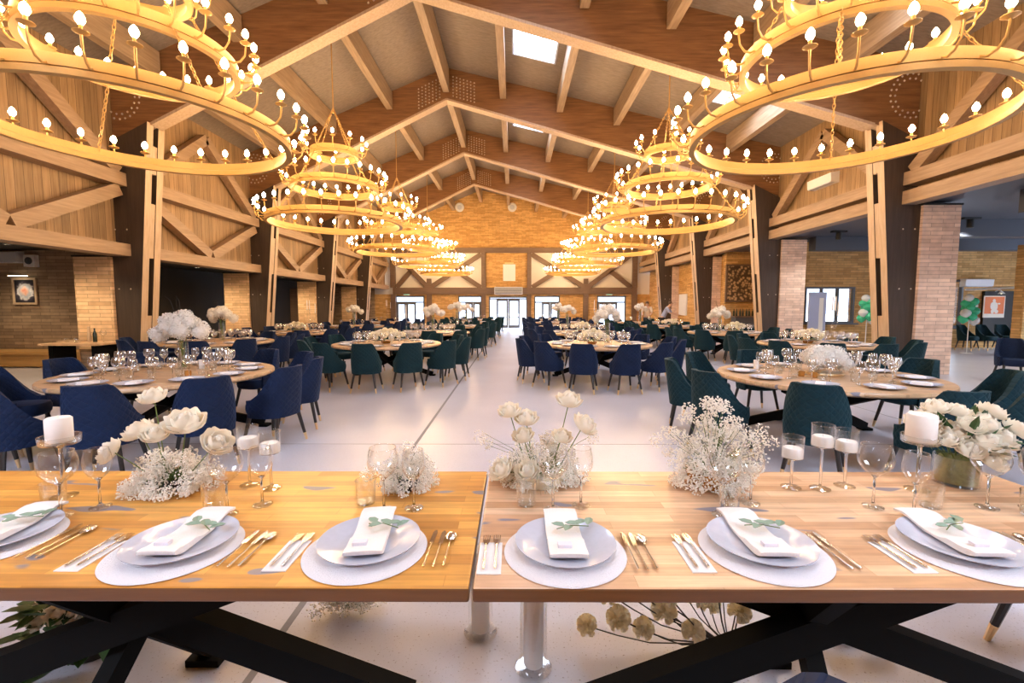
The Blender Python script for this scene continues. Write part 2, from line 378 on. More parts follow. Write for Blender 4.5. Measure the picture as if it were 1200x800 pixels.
for (xa,xb) in SKX:
    for (ya,yb) in SKY:
        wn+=1; fb=MB(); t=.05
        for (x0,x1,y0,y1) in ((xa,xa+t,ya,yb),(xb-t,xb,ya,yb),(xa+t,xb-t,ya,ya+t),(xa+t,xb-t,yb-t,yb)):
            za,zb=ztop(x0),ztop(x1)
            fb.add([(x0,y0,za-.02),(x1,y0,zb-.02),(x1,y1,zb-.02),(x0,y1,za-.02),(x0,y0,za+.3),(x1,y0,zb+.3),(x1,y1,zb+.3),(x0,y1,za+.3)],
              [(0,3,2,1),(4,5,6,7),(0,1,5,4),(1,2,6,5),(2,3,7,6),(3,0,4,7)])
        w=struct(fb.build('window_%d'%wn,M['skyf']))
        g=MB(); g.add([(xa+t,ya+t,ztop(xa+t)+.22),(xb-t,ya+t,ztop(xb-t)+.22),(xb-t,yb-t,ztop(xb-t)+.22),(xa+t,yb-t,ztop(xa+t)+.22)],[(0,1,2,3)])
        g.build('window_pane',M['glassd'],w)

# portal frames
def halfpost(mb,s,kx):
    """s=-1 left, +1 right; adds both plies and the filler blocks of one post"""
    inn=lambda z: kx*(8.45-.0945*z) if s<0 else 8.45-.0945*z
    P=[(8.86,0),(8.45,0),(7.93,5.5),(8.95,4.99)]
    poly=[(s*x,z) for x,z in P]
    if s>0: poly=poly[::-1]
    mb.prism(poly,-.25,-.07,0,1); mb.prism(poly,.07,.25,0,1)
    for (z0,z1) in ((0,1.3),(2.6,3.8),(4.45,5.05)):
        q=[(8.84,z0),(8.45-.0945*z0+.015,z0),(8.45-.0945*z1+.015,z1),(8.84,z1)]
        q=[(s*x,z) for x,z in q]
        if s>0: q=q[::-1]
        mb.prism(q,-.07,.07,1,1)
for k,Y in enumerate(FY):
    root=bpy.data.objects.new('roof_beam',None); COL.objects.link(root); root.location=(0,Y,0); struct(root)
    for s in (-1,1):
        pm=MB(); halfpost(pm,s,1); pm.build('post',[M['coldark'],M['pale']],root)
        if s<0: poly=[(-9.15,4.9),(-7.93,5.5),(XR,ZB),(XR,ZT),(-9.15,ztop(-9.15))]
        else: poly=[(XR,ZB),(7.83,5.47),(9.15,5.05),(9.15,ztop(9.15)),(XR,ZT)]
        rm=MB(); rm.prism(poly,-.15,.15,0,1)
        # pale strip, a touch wider than the rafter: lamplight on its underside as colour
        e=[(-7.93,5.5),(XR,ZB)] if s<0 else [(XR,ZB),(7.83,5.47)]
        n_=Vector((e[1][0]-e[0][0],0,e[1][1]-e[0][1])).normalized()
        rm.bar((e[0][0],0,e[0][1]-.02),(e[1][0],0,e[1][1]-.02),.34,.06,1,up=(0,0,1))
        r=rm.build('rafter',[M['rafter'],M['pale']],root)
        br=MB(); cx=s*8.6; cz=6.05
        for (rr,n) in ((.46,24),(.36,18)):
            for i in range(n):
                a=2*PI*i/n; br.octa((cx+rr*math.cos(a),-.255 if abs(cx)<0 else -.155,cz+rr*math.sin(a)),.028)
        br.build('bolt_ring',M['bolt'],root)
        bg=MB()
        for i in range(7):
            for j in range(7):
                u=.22+i*.115; v=.14+j*.1
                x=XR+s*u; z=ZB+v-(.487 if s<0 else .28)*u
                bg.octa((x,-.155,z),.03)
        bg.build('bolt_grid',M['bolt'],root)
        pb=MB()
        for z in (.6,1.9,3.2,4.4):
            for x in (8.52,8.78): pb.octa((s*x,-.252,z),.022)
        pb.build('post_bolt',M['bolt'],root)
# purlins, one per bay
PX=[XR,-.35,1.5,3.35,5.2,7.05,-4.05,-5.9,-7.7]
pb_me={}
for k in range(-1,len(FY)):
    ya=FY[k]+.22 if k>=0 else -1.4; yb=FY[k+1]-.22 if k+1<len(FY) else 31.18
    for x in PX:
        zt=ztop(x)-.005; d=.58 if x!=XR else .8
        m=MB(); m.box(x-.1,x+.1,ya,yb,zt-d,zt-.045); struct(m.build('ceiling_beam',M['purlin']))

# timber upper walls with their braces
slab('wall_left',[(-8.9,-8.78,-1.5,31.2,2.62,6.6)],M['plank'])
slab('wall_right',[(8.78,8.9,-1.5,31.2,3.75,6.75)],M['plank'])
tn=3
def trim(mb,mat):
    global tn
    tn+=1; return struct(mb.build('trim_%d'%tn,mat))
for k in range(-1,len(FY)):
    ya=FY[k]+.26 if k>=0 else -1.4; yb=FY[k+1]-.26 if k+1<len(FY) else 31.0
    yc=(ya+yb)/2
    for s in (-1,1):
        x=s*8.62
        lo=(2.62,2.88) if s<0 else (3.72,4.0)
        m=MB(); m.box(min(s*8.45,s*8.77),max(s*8.45,s*8.77),ya,yb,lo[0],lo[1]); trim(m,M['beamp'])
        m=MB(); m.box(min(s*8.45,s*8.77),max(s*8.45,s*8.77),ya,yb,4.12,4.40); trim(m,M['beamp'])
        zs=ztop(s*8.6)-.5
        for (y0,z0,y1,z1) in ((ya+.1,4.42,yc,zs),(yb-.1,4.42,yc,zs))+(((ya+.1,4.05,yc-.05,2.95),(yb-.1,4.05,yc+.05,2.95)) if s<0 else ()):
            m=MB(); m.bar((x,y0,z0),(x,y1,z1),.22,.26,0,up=(1,0,0) if False else (0,0,1)); trim(m,M['beamp'])

# side aisles: left (dim, low) and right (slate ceiling, windows)
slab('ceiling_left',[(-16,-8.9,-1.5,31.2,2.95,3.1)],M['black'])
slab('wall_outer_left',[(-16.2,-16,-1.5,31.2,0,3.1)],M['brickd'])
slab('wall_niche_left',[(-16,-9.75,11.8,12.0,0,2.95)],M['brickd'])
slab('wall_deep_left',[(-13.2,-13,12.0,31.2,0,2.95)],M['black'])  # black puts the deep shade of the left aisle into the colour
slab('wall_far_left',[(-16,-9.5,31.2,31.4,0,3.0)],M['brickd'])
slab('wall_rear',[(-16,20,-1.75,-1.55,0,3.0),(-16,-6,-1.75,-1.55,3,9.6),(-3,3,-1.75,-1.55,3,9.6),(6,20,-1.75,-1.55,3,9.6),(-6,-3,-1.75,-1.55,5.2,9.6),(3,6,-1.75,-1.55,5.2,9.6)],M['bricko'])
slab('ceiling_right',[(8.9,20,-1.5,31.2,3.8,3.95)],M['slate'])
for y in (2.2,5.6,9.0,12.4,15.4):
    m=MB(); m.box(9.95,19.9,y-.18,y+.18,3.35,3.8); struct(m.build('ceiling_beam',M['slate']))
slab('wall_outer_right',[(20,20.2,-1.5,3,0,3.95),(20,20.2,3,14,0,.6),(20,20.2,3,14,3.2,3.95),(20,20.2,14,16.9,0,3.95)],M['brickp'])
# frontal wall at the end of the right aisle with three window openings
op=[(10.55,12.35,.9,2.2),(15.3,16.25,.75,2.45)]
WY=(16.6,16.9); b=MB(); x=10.4
for (a,c,z0,z1) in op:
    b.box(x,a,*WY,0,3.8); b.box(a,c,*WY,0,z0); b.box(a,c,*WY,z1,3.8); x=c
b.box(x,20,*WY,0,3.8); struct(b.build('wall_end_right',M['bricko']))
for (a,c,z0,z1) in op:
    wn+=1; f=MB(); t=.06
    f.box(a,c,16.58,16.7,z0,z0+t); f.box(a,c,16.58,16.7,z1-t,z1); nb=3 if c-a>1.2 else 1
    for i in range(nb+1):
        xx=a+(c-a-t)*i/nb; f.box(xx,xx+t,16.58,16.7,z0+t,z1-t)
    w=struct(f.build('window_%d'%wn,M['frame']))
    g=MB(); g.add([(a,16.66,z0),(c,16.66,z0),(c,16.66,z1),(a,16.66,z1)],[(0,1,2,3)]); g.build('window_pane',M['glassd'],w)
    s_=MB(); s_.box(a-.08,c+.08,16.45,16.6,z0-.05,z0); s_.build('window_sill',M['frame'],w)
slab('wall_bar_side',[(10.4,10.6,16.9,19.5,0,3.8)],M['bricko'])
slab('wall_bar_end',[(9.0,10.4,19.5,19.7,0,3.8)],M['bricko'])
slab('wall_far_right',[(9.25,9.45,19.7,31.2,0,3.8)],M['bricko'])

# brick piers beside the posts
for k,Y in enumerate(FY[1:]):
    for s in (-1,1):
        h=2.6 if s<0 else 3.7
        if s<0: m=MB(); m.box(-9.70,-8.88,-.32,.32,0,h)
        else: m=MB(); m.box(8.88,9.70,-.32,.32,0,h)
        p=struct(m.build('pillar',M['brickw'] if s<0 else M['brickp'],loc=(0,Y,0)))
        c=MB(); c.box(s*9.29-.43,s*9.29+.43,-.34,.34,h,h+.04); c.build('pillar_cap',M['black'],p)
m=MB(); m.box(15.25,16.1,13.7,14.0,0,3.35); struct(m.build('pillar',M['bricko']))

# end wall
EY0,EY1=31.2,31.5
ops=[(-8.1,-6.1,2.2),(-3.8,-2.17,2.2),(-1.7,.94,2.15),(1.4,3.16,2.2),(5.68,7.67,2.2)]
b=MB(); x=-9.5
for (a,c,h) in ops:
    b.box(x,a,EY0,EY1,0,2.3); b.box(a,c,EY0,EY1,h,2.3); x=c
b.box(x,9.5,EY0,EY1,0,2.3)
b.add([(-9.5,EY0,5.1),(9.5,EY0,5.1),(9.5,EY0,ztop(9.5)),(XR,EY0,ZT),(-9.5,EY0,ztop(-9.5)),(-9.5,EY1,5.1),(9.5,EY1,5.1),(9.5,EY1,ztop(9.5)),(XR,EY1,ZT),(-9.5,EY1,ztop(-9.5))],
  [(0,1,2,3,4),(9,8,7,6,5),(0,5,6,1),(1,6,7,2),(2,7,8,3),(3,8,9,4),(4,9,5,0)])
b.box(-1.9,1.15,EY0,EY1,2.3,5.1); struct(b.build('wall_far',M['bricko']))
slab('wall_far_plaster',[(-9.5,-1.9,EY0+.06,EY1,2.3,5.1),(1.15,9.5,EY0+.06,EY1,2.3,5.1)],M['plaster'])
def tb(*bx):
    m=MB(); m.box(*bx); return trim(m,M['timber'])
tb(-8.2,8.35,EY0-.22,EY0-.001,2.3,2.75); tb(-8.2,8.35,EY0-.22,EY0-.001,5.08,5.42)
for x in (-2.05,1.05): tb(x-.14,x+.14,EY0-.2,EY0-.001,2.75,5.08); tb(x-.14,x+.14,EY0-.2,EY0-.001,0,2.3)
for x in (-8.2,8.2): tb(x-.17,x+.17,EY0-.2,EY0-.001,2.75,5.08); tb(x-.17,x+.17,EY0-.2,EY0-.001,0,2.3)
for x in (-5.75,4.9): tb(x-.17,x+.17,EY0-.2,EY0-.001,0,2.3); tb(x-.15,x+.15,EY0-.2,EY0-.001,2.75,3.35)
def brace(x0,z0,x1,z1):
    m=MB(); m.bar((x0,EY0-.1,z0),(x1,EY0-.1,z1),.16,.3); trim(m,M['timber'])
for (xa,xb) in ((1.2,4.75),(-5.6,-2.2)): pass
for s,xo,xm,xi in ((1,8.0,4.9,1.2),(-1,-8.0,-5.75,-2.2)):
    # long diagonals rise away from the middle stub, short ones close the triangle
    brace(xm+.1*s,2.78,xo,5.0); brace(xo-.05*s,2.78,(xm+xo)/2+.1*s,3.85)
    brace(xm-.1*s,2.78,xi,5.0); brace(xi+.05*s,2.78,(xm+xi)/2-.1*s,3.85)
dn=0
for i,(a,c,h) in enumerate(ops):
    dn+=1; f=MB(); t=.09; y0,y1=EY0+.02,EY0+.14
    f.box(a,c,y0,y1,h-t,h); f.box(a,a+t,y0,y1,0,h-t); f.box(c-t,c,y0,y1,0,h-t)
    zt=1.72 if i!=2 else 1.95
    f.box(a+t,c-t,y0,y1,zt,zt+.08)
    d0,d1=(a+(c-a)*.2,c-(c-a)*.2) if i in (2,) else ((a+t,c-(c-a)*.3) if i in (0,4) else (a+(c-a)*.3,c-t))
    w=struct(f.build('door_%d'%dn,M['frame']))
    for (u0,u1) in ((d0,(d0+d1)/2-.01),((d0+d1)/2+.01,d1)):
        l=MB(); q=.11
        l.box(u0,u0+q,y0-.02,y1,0.01,zt); l.box(u1-q,u1,y0-.02,y1,0.01,zt); l.box(u0+q,u1-q,y0-.02,y1,.01,.2); l.box(u0+q,u1-q,y0-.02,y1,zt-q,zt)
        if i==2: l.box(u0+q,u1-q,y0-.02,y1,.72,.78)
        l.build('door_leaf',M['frame'],w)
    g=MB(); g.add([(a,EY0+.1,0),(c,EY0+.1,0),(c,EY0+.1,h),(a,EY0+.1,h)],[(0,1,2,3)]); g.build('door_glass',M['glassd'],w)

# ------------------------------------------------------------------ fittings on the building
t=thing('air_curtain','long grey air curtain box above the bright centre entrance doors','air curtain',(-.35,31.0,2.28))
m=MB(); m.box(-.95,.95,-.3,.0,0,.5); m.build('housing',M['skyf'],t); m=MB()
for i in range(5): m.box(-.9,.9,-.315,-.3,.06+i*.08,.1+i*.08)
m.build('grille',M['frame'],t)
t=thing('wall_sign','white blank rectangular sign on the brick panel high above the entrance','sign',(-.3,31.15,3.2))
m=MB(); m.box(-.42,.42,-.03,.03,0,1.12); m.build('board',M['white'],t); m=MB(); m.box(-.3,.3,-.06,-.03,1.14,1.24); m.build('lamp',M['goldtip'],t)
for x,l in ((-7.3,'green lit exit sign over the far left glazed doors'),(6.5,'green lit exit sign over the far right glazed doors')):
    t=thing('exit_sign',l,'sign',(x,31.16,2.24)); m=MB(); m.box(-.22,.22,-.04,.03,0,.17); m.build('housing',M['white'],t)
    m=MB(); m.box(-.19,.19,-.047,-.041,.02,.15); m.build('sign_face',M['exit'],t)
for x,l in ((-3.63,'round white wall speaker on the gable left of the ridge'),(-.1,'round white wall speaker on the gable right of the ridge')):
    t=thing('wall_speaker',l,'speaker',(x,31.14,8.1 if x<-2 else 8.1)); 
    m=MB(); Mr=Matrix.Rotation(R(90),4,'X'); m.lathe([(.0,0),(.3,0),(.3,.06),(.2,.09),(.2,.05),(0,.05)],20,M=Mr); m.build('rim',M['white'],t,True)
    m=MB(); m.lathe([(0,.055),(.16,.055),(0,.09)],16,M=Mr); m.build('cone',M['skyf'],t,True)
# air conditioners
def aircon(loc,rz,l,mat):
    t=thing('air_conditioner',l,'air conditioner',loc,rz)
    m=MB(); m.prism([(-.0,0),(.22,.03),(.24,.26),(.0,.3)],-.5,.5); m.build('casing',mat,t,True)
    m=MB(); m.box(.1,.225,-.46,.46,.005,.03); m.build('vent_flap',M['skyf'],t)
aircon((8.78,13.1,4.85),PI,'white split air conditioner on the right plank wall above the beam',M['white'])
aircon((-13.1,11.8,2.62),-PI/2,'long grey air conditioner high on the brick wall at left',M['skyf'])
aircon((16.6,16.6,2.2),-PI/2,'small white air conditioner unit above the balloons on the ochre wall',M['white'])
t=thing('wall_speaker','square grey wall speaker right of the left air conditioner','speaker',(-12.35,11.78,2.52)); m=MB(); m.box(-.14,.14,-.12,0,0,.3); m.build('casing',M['white'],t)
m=MB(); m.lathe([(0,0),(.09,0),(.09,.02),(0,.035)],16,c=(0,0,0),M=Matrix.Translation((0,-.12,.15))@Matrix.Rotation(R(90),4,'X')); m.build('cone',M['slate'],t)
# framed picture with its lamp
t=thing('framed_picture','framed dark picture with a pale swirl on the brick wall at left','picture',(-12.62,11.78,1.56))
m=MB(); w,h=.62,.68
for bx in ((-w/2,w/2,0,.05),(-w/2,w/2,h-.05,h)): m.box(bx[0],bx[1],-.04,0,bx[2],bx[3])
for x in (-w/2,w/2-.05): m.box(x,x+.05,-.04,0,.05,h-.05)
m.build('frame',M['pale'],t)
pm,nt,bb=new_mat('swirl_painting'); L=nt.links.new; tc=N(nt,'ShaderNodeTexCoord'); mp=N(nt,'ShaderNodeMapping'); mp.inputs['Location'].default_value=(0,0,-.34); L(tc.outputs['Object'],mp.inputs[0])
no=N(nt,'ShaderNodeTexNoise'); no.inputs['Scale'].default_value=11; no.inputs['Detail'].default_value=5; L(mp.outputs[0],no.inputs['Vector'])
gr=N(nt,'ShaderNodeVectorMath',operation='LENGTH'); L(mp.outputs[0],gr.inputs[0])
ad=N(nt,'ShaderNodeMath',operation='MULTIPLY_ADD'); ad.inputs[1].default_value=.22; L(no.outputs['Fac'],ad.inputs[0]); L(gr.outputs['Value'],ad.inputs[2])
rp=N(nt,'ShaderNodeValToRGB'); e=rp.color_ramp.elements; e[0].position=.12; e[0].color=(.45,.1,.06,1); e[1].position=.4; e[1].color=(.02,.02,.03,1)
for p,c in ((.19,(.55,.35,.28,1)),(.25,(.35,.4,.5,1)),(.3,(.62,.6,.62,1)),(.34,(.08,.07,.1,1))): q=e.new(p); q.color=c
L(ad.outputs[0],rp.inputs['Fac']); L(rp.outputs['Color'],bb.inputs['Base Color']); bb.inputs['Roughness'].default_value=.3
m=MB(); m.box(-w/2+.05,w/2-.05,-.02,-.005,.05,h-.05); m.build('canvas',pm,t)
t=thing('picture_lamp','brass picture lamp above the framed picture at left','lamp',(-12.62,11.78,2.28))
m=MB(); m.tube([(-.26,-.16,.03),(.26,-.16,.03)],.025,8); m.tube([(0,0,.02),(0,-.08,.07),(0,-.16,.04)],.012,6); m.build('lamp_arm',M['goldtip'],t,True)
m=MB(); m.box(-.24,.24,-.175,-.145,-.004,.006); m.build('lamp_tube',M['lampglow'],t)
# right aisle downlights, plus fill ones added to brighten the piers and left niche
for i,(x,y,l) in enumerate(((10.2,7.9,'added black cylinder fill downlight on the slate ceiling before the nearest right pier'),(-9.6,8.7,'added black cylinder fill downlight on the low left ceiling before the nearest left pier'),(-12.6,10.2,'added black cylinder fill downlight on the low left ceiling before the framed picture'),(-9.7,14.0,'added black cylinder fill downlight before the second left pier'),(-9.7,19.2,'added black cylinder fill downlight before the third left pier'),(11.8,12.0,'black cylinder downlight on the slate ceiling near the orange poster'),(9.9,14.1,'black cylinder downlight on the slate ceiling seen left of the near post'),(14.5,7.6,'black cylinder downlight on the slate ceiling at the near right edge'))):
    t=thing('downlight',l,'light',(x,y,3.8 if x>0 else 2.95)); m=MB(); m.box(-.22,.22,-.06,.06,-.05,0); m.lathe([(0,-.05),(.075,-.05),(.075,-.26),(.06,-.26),(.06,-.2),(0,-.2)],14); m.build('casing',M['black'],t,True)
    m=MB(); m.lathe([(0,-.205),(.055,-.205)],12); m.build('lamp_glass',M['lampglow'],t)
# poster, black panel, spot lamp, pipe
m=MB(); m.box(16.95,18.05,16.5,16.6,.25,2.05); struct(m.build('trim_panel',M['black']))
t=thing('picture_poster','orange poster with a pale figure shape under a lamp, right aisle','poster',(17.27,16.48,1.1))
m=MB(); m.box(-.38,.38,-.02,0,0,.78); m.build('board',M['posterpale'],t); m=MB(); m.box(-.345,.345,-.025,-.02,.14,.745); m.build('print',M['orange'],t)
m=MB()
for (px_,pz_,rx_,rz_) in ((-.02,.60,.055,.07),(-.02,.50,.12,.06),(-.1,.42,.05,.12),(.07,.40,.05,.13),(-.01,.34,.09,.12),(-.06,.22,.06,.08),(.08,.22,.07,.07),(.16,.5,.05,.03)): m.ball((px_,-.027,pz_),1,sq=(rx_,.004,rz_),lat=6,lon=12)
m.box(-.3,.28,-.029,-.025,.05,.1); m.build('figure',M['posterpale'],t)
t=thing('picture_lamp','small white spotlight shining above the orange poster','lamp',(17.3,16.48,1.98)); m=MB(); m.tube([(0,.01,.06),(0,-.12,.12),(0,-.2,.06)],.018,6); m.lathe([(.03,.06),(.1,-.03)],12,c=(0,-.2,0)); m.build('shade',M['white'],t); m=MB(); m.ball((0,-.2,.0),.035); m.build('bulb',M['lampglow'],t)
t=thing('white_pipe','white horizontal pipe between the ochre pillar and the aisle wall','pipe',(15.55,14.5,2.1)); m=MB(); m.tube([(.6,1.9,.0),(.3,0.03,.0)],.04,8); m.build('pipe',M['white'],t,True)  # white duct between pillar and wall, modelled as a pipe, not a rail
# bench and side table in the left niche
t=thing('wall_bench','long orange wooden bench along the grey brick wall at left','bench',(-12.9,11.4,0))
m=MB(); m.box(-3.05,3.1,-.36,.36,.33,.4); m.build('seat',M['bench'],t); m=MB(); m.box(-3.0,3.05,-.3,.34,.03,.33); m.build('bench_front',M['bench'],t)

# ------------------------------------------------------------------ chandeliers
def ring_mesh(r):
    m=MB(); m.lathe([(r-.045,0),(r+.02,0),(r+.02,.055),(r-.03,.055),(r-.03,.068),(r+.012,.068),(r+.012,.165),(r-.012,.165),(r-.012,.075),(r-.045,.06)],96,loop=True); return m
def chain(m,a,b,step=.055):
    a=Vector(a);b=Vector(b);d=b-a;n=max(3,int(d.length/step)); z=d.normalized(); x=z.cross(Vector((.3,.9,.1))).normalized(); y=z.cross(x)
    for i in range(n):
        c=a+d*((i+.5)/n); u,v=(x,y) if i%2 else (y,x); pts=[]
        hl=d.length/n*.68
        for k in range(8):
            t=2*PI*k/8; pts.append(c+z*(hl*math.cos(t))+u*(.017*math.sin(t)))
        pts.append(pts[0]); m.tube(pts,.0055,4,cap=False)
TIERS=[(1.5,3.42,32),(.96,4.22,26),(.52,4.98,12)]
am=MB(); am.tube([(-.005,0,.06),(.06,0,.03),(.13,0,.045),(.185,0,.11),(.2,0,.2),(.2,0,.235)],[.011,.011,.011,.010,.010,.010],6)
am.lathe([(0,.225),(.03,.23),(.058,.245),(.056,.25),(.02,.243),(.015,.245),(.015,.30),(0,.30)],12,c=(.2,0,0))
ARM=am.mesh('candle_arm',M['gold'],True)
bm_=MB(); bm_.lathe([(0,.298),(.018,.305),(.034,.335),(.033,.357),(.02,.385),(0,.405)],9,c=(.2,0,0)); BULB=bm_.mesh('candle_bulb',M['bulb'],True)
def chandelier(x,y,label):
    t=thing('ring_chandelier',label,'chandelier',(x,y,0),0,'three tier ring chandeliers')
    for ti,(r,z,n) in enumerate(TIERS):
        ring_mesh(r).build('ring',M['gold'],t,True,loc=(0,0,z),sharp=50)
        for i in range(n):
            a=2*PI*(i+.37)/n
            o=inst(ARM,'candle_arm',(r*math.cos(a),r*math.sin(a),z+.03),a,parent=t)
            inst(BULB,'candle_bulb',(0,0,0),0,parent=o)
    for (r0,z0,r1,z1) in ((.03,6.05,.52,5.1),(.52,5.05,.96,4.36),(.96,4.3,1.5,3.55)):
        for i in range(4):
            a=PI/4+i*PI/2+.2; m=MB(); chain(m,(r0*math.cos(a),r0*math.sin(a),z0),(r1*math.cos(a),r1*math.sin(a),z1)); m.build('chain',M['gold'],t,True)
    m=MB(); m.tube([(0,0,6.0),(0,0,ztop(x)-.02)],.012,6); m.lathe([(0,5.98),(.03,6.0),(.04,6.05),(.02,6.1),(0,6.1)],10); m.lathe([(.07,ztop(x)-.03),(.0,ztop(x)-.12)],12); m.build('rod',M['gold'],t,True)
    return t
CHX=(-4.2,3.6); CHY=(5.3,10.95,16.7,22.5,28.2)
ordn=['nearest','second','third','fourth','farthest']
ch0=None
for s,X in zip(('left','right'),CHX):
    for i,Y in enumerate(CHY):
        l='%s three tier brass ring chandelier with candle bulbs in the %s row'%(ordn[i],s)
        if i==0: proto=chandelier(X,Y,l)
        else:
            c=copy_tree(proto); c.location=(X,Y,0); c['label']=l; c.rotation_euler=(0,0,.13*i)

# ------------------------------------------------------------------ chairs
def se(t,a,b,n=2.7):
    s,c=math.sin(t),math.cos(t)
    return (a*math.copysign(abs(s)**(2/n),s),-b*math.copysign(abs(c)**(2/n),c))
def shell_mb():
    m=MB(); nu,nv=32,9; T=R(118); vs=[];uv=[]
    def pt(t,v,off):
        at=abs(t); s=max(0,min(1,(at-R(46))/R(60))); s=s*s*(3-2*s)
        zt=.875-.355*s**.9; z=.335+(zt-.335)*v; h=(z-.335)/.54
        x,y=se(t,.252-off,.245-off); k=.97+.05*math.sin(PI*min(1,h*1.1))-.1*h*h
        x*=k; y-=.075*h*max(0,math.cos(t))-.01; 
        if v==0: z+=.02*off/.05
        return (x,y,z)
    for off,sgn in ((0,1),(.05,-1)):
        for i in range(nu+1):
            t=-T+2*T*i/nu
            for j in range(nv+1):
                vs.append(pt(t,j/nv,off)); uv.append((t*.26,vs[-1][2]))
    W=nv+1; B=(nu+1)*W; fs=[]
    for i in range(nu):
        for j in range(nv):
            a=i*W+j; fs.append((a,a+W,a+W+1,a+1)); fs.append((B+a,B+a+1,B+a+W+1,B+a+W))
        a=i*W; fs.append((a,B+a,B+a+W,a+W)); a+=nv; fs.append((a,a+W,B+a+W,B+a))
    for i in (0,nu):
        for j in range(nv):
            a=i*W+j; q=(a,a+1,B+a+1,B+a); fs.append(q if i==0 else q[::-1])
    m.add(vs,fs); m.uv=uv; return m
def seat_mb():
    m=MB(); n=32; prof=[(.0,.345),(.85,.345),(.97,.37),(1,.41),(.99,.45),(.94,.475),(.7,.488),(.0,.49)]
    vs=[];fs=[]
    for (k,z) in prof:
        for i in range(n):
            x,y=se(2*PI*i/n,.205*k,.225*k,3.2); vs.append((x,y+.045,z))
    for j in range(len(prof)-1):
        for i in range(n):
            a=j*n+i; b2=j*n+(i+1)%n; fs.append((a,b2,b2+n,a+n))
    m.add(vs,fs); return m
def leg_mb(sx,sy):
    a=Vector((.165*sx,.165*sy,.36)); b_=Vector((.225*sx,.225*sy,.0)); m=MB()
    m.tube([a,a+(b_-a)*.78],[.022,.0165],8); t=MB(); t.tube([a+(b_-a)*.77,b_],[.0172,.0125],8); return m,t
CH={}
for c in ('navy','teal'):
    mats={'s':M[c],'c':M[c+'s']}
    d={'shell':shell_mb().mesh('chair_shell',M[c],True,60),'seat':seat_mb().mesh('chair_seat',M[c+'s'],True,50)}
    far=MB(); far.uv=[]
    sh=shell_mb(); far.add(sh.v,sh.f,0); far.uv=sh.uv[:]
    st=seat_mb(); far.add(st.v,st.f,1)
    legs=[]
    for sx in (-1,1):
        for sy in (-1,1):
            l,t=leg_mb(sx,sy); far.add(l.v,l.f,2); far.add(t.v,t.f,3)
            legs.append((l.mesh('chair_leg',M['leg'],True),t.mesh('chair_leg_tip',M['goldtip'],True)))
    d['legs']=legs; d['far']=far.mesh('dining_chair',[M[c],M[c+'s'],M['leg'],M['goldtip']],True,50); CH[c]=d
def chair(x,y,rz,color,label,group,near):
    d=CH[color]
    if not near: return inst(d['far'],'dining_chair',(x,y,0),rz,label,'chair',group)
    t=thing('dining_chair',label,'chair',(x,y,0),rz,group)
    inst(d['shell'],'backrest',(0,0,0),parent=t); inst(d['seat'],'seat',(0,0,0),parent=t)
    for l,tp in d['legs']:
        o=inst(l,'leg',(0,0,0),parent=t); p=inst(tp,'leg_tip',(0,0,0),parent=o); p['label']='brass tip'
    return t

# ------------------------------------------------------------------ tableware meshes
def rim(m,r,z,t=.0011): m.lathe([(r+t*math.cos(a*PI/3),z+t*math.sin(a*PI/3)) for a in range(6)],36,loop=True)
def glass_mesh(name,prof,n=28):
    m=MB(); m.lathe(prof,n); rim(m,*prof[-1]) if prof[-1][0]>.02 and n>25 else None; return m.mesh(name,M['glass'],True,60)
FOOT=[(0,.001),(.036,.001),(.036,.004),(.012,.009),(.0045,.02)]
BALLOON=glass_mesh('balloon_glass',FOOT+[(.0042,.118),(.012,.126),(.038,.146),(.056,.172),(.060,.195),(.056,.222),(.049,.245)])
SLIM=glass_mesh('tulip_glass',FOOT+[(.0042,.108),(.012,.116),(.030,.132),(.043,.158),(.046,.18),(.042,.21),(.036,.232)])
TUMB=glass_mesh('tumbler',[(0,.001),(.034,.001),(.036,.004),(.041,.095),(.039,.095),(.034,.012),(0,.01)],24)
def ware(me,name,cat,x,y,z,label,group=None,rz=0): return inst(me,name,(x,y,z),rz,label,cat,group)
split_glass(BALLOON,.124); split_glass(SLIM,.114)
BALLOONR=BALLOON.copy(); BALLOONR.materials[0]=M['glassr']; SLIMR=SLIM.copy(); SLIMR.materials[0]=M['glassr']
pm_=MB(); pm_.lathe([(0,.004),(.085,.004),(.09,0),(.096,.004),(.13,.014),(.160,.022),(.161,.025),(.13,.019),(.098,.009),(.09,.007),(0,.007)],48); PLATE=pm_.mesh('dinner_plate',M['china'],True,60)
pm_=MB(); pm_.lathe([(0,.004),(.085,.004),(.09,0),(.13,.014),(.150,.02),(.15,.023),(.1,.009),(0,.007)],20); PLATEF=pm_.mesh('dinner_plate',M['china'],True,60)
pm_=MB(); pm_.lathe([(0,0),(.188,0),(.192,.0025),(.188,.005),(0,.005)],56); PMAT=pm_.mesh('place_mat',M['mat'],True,60)
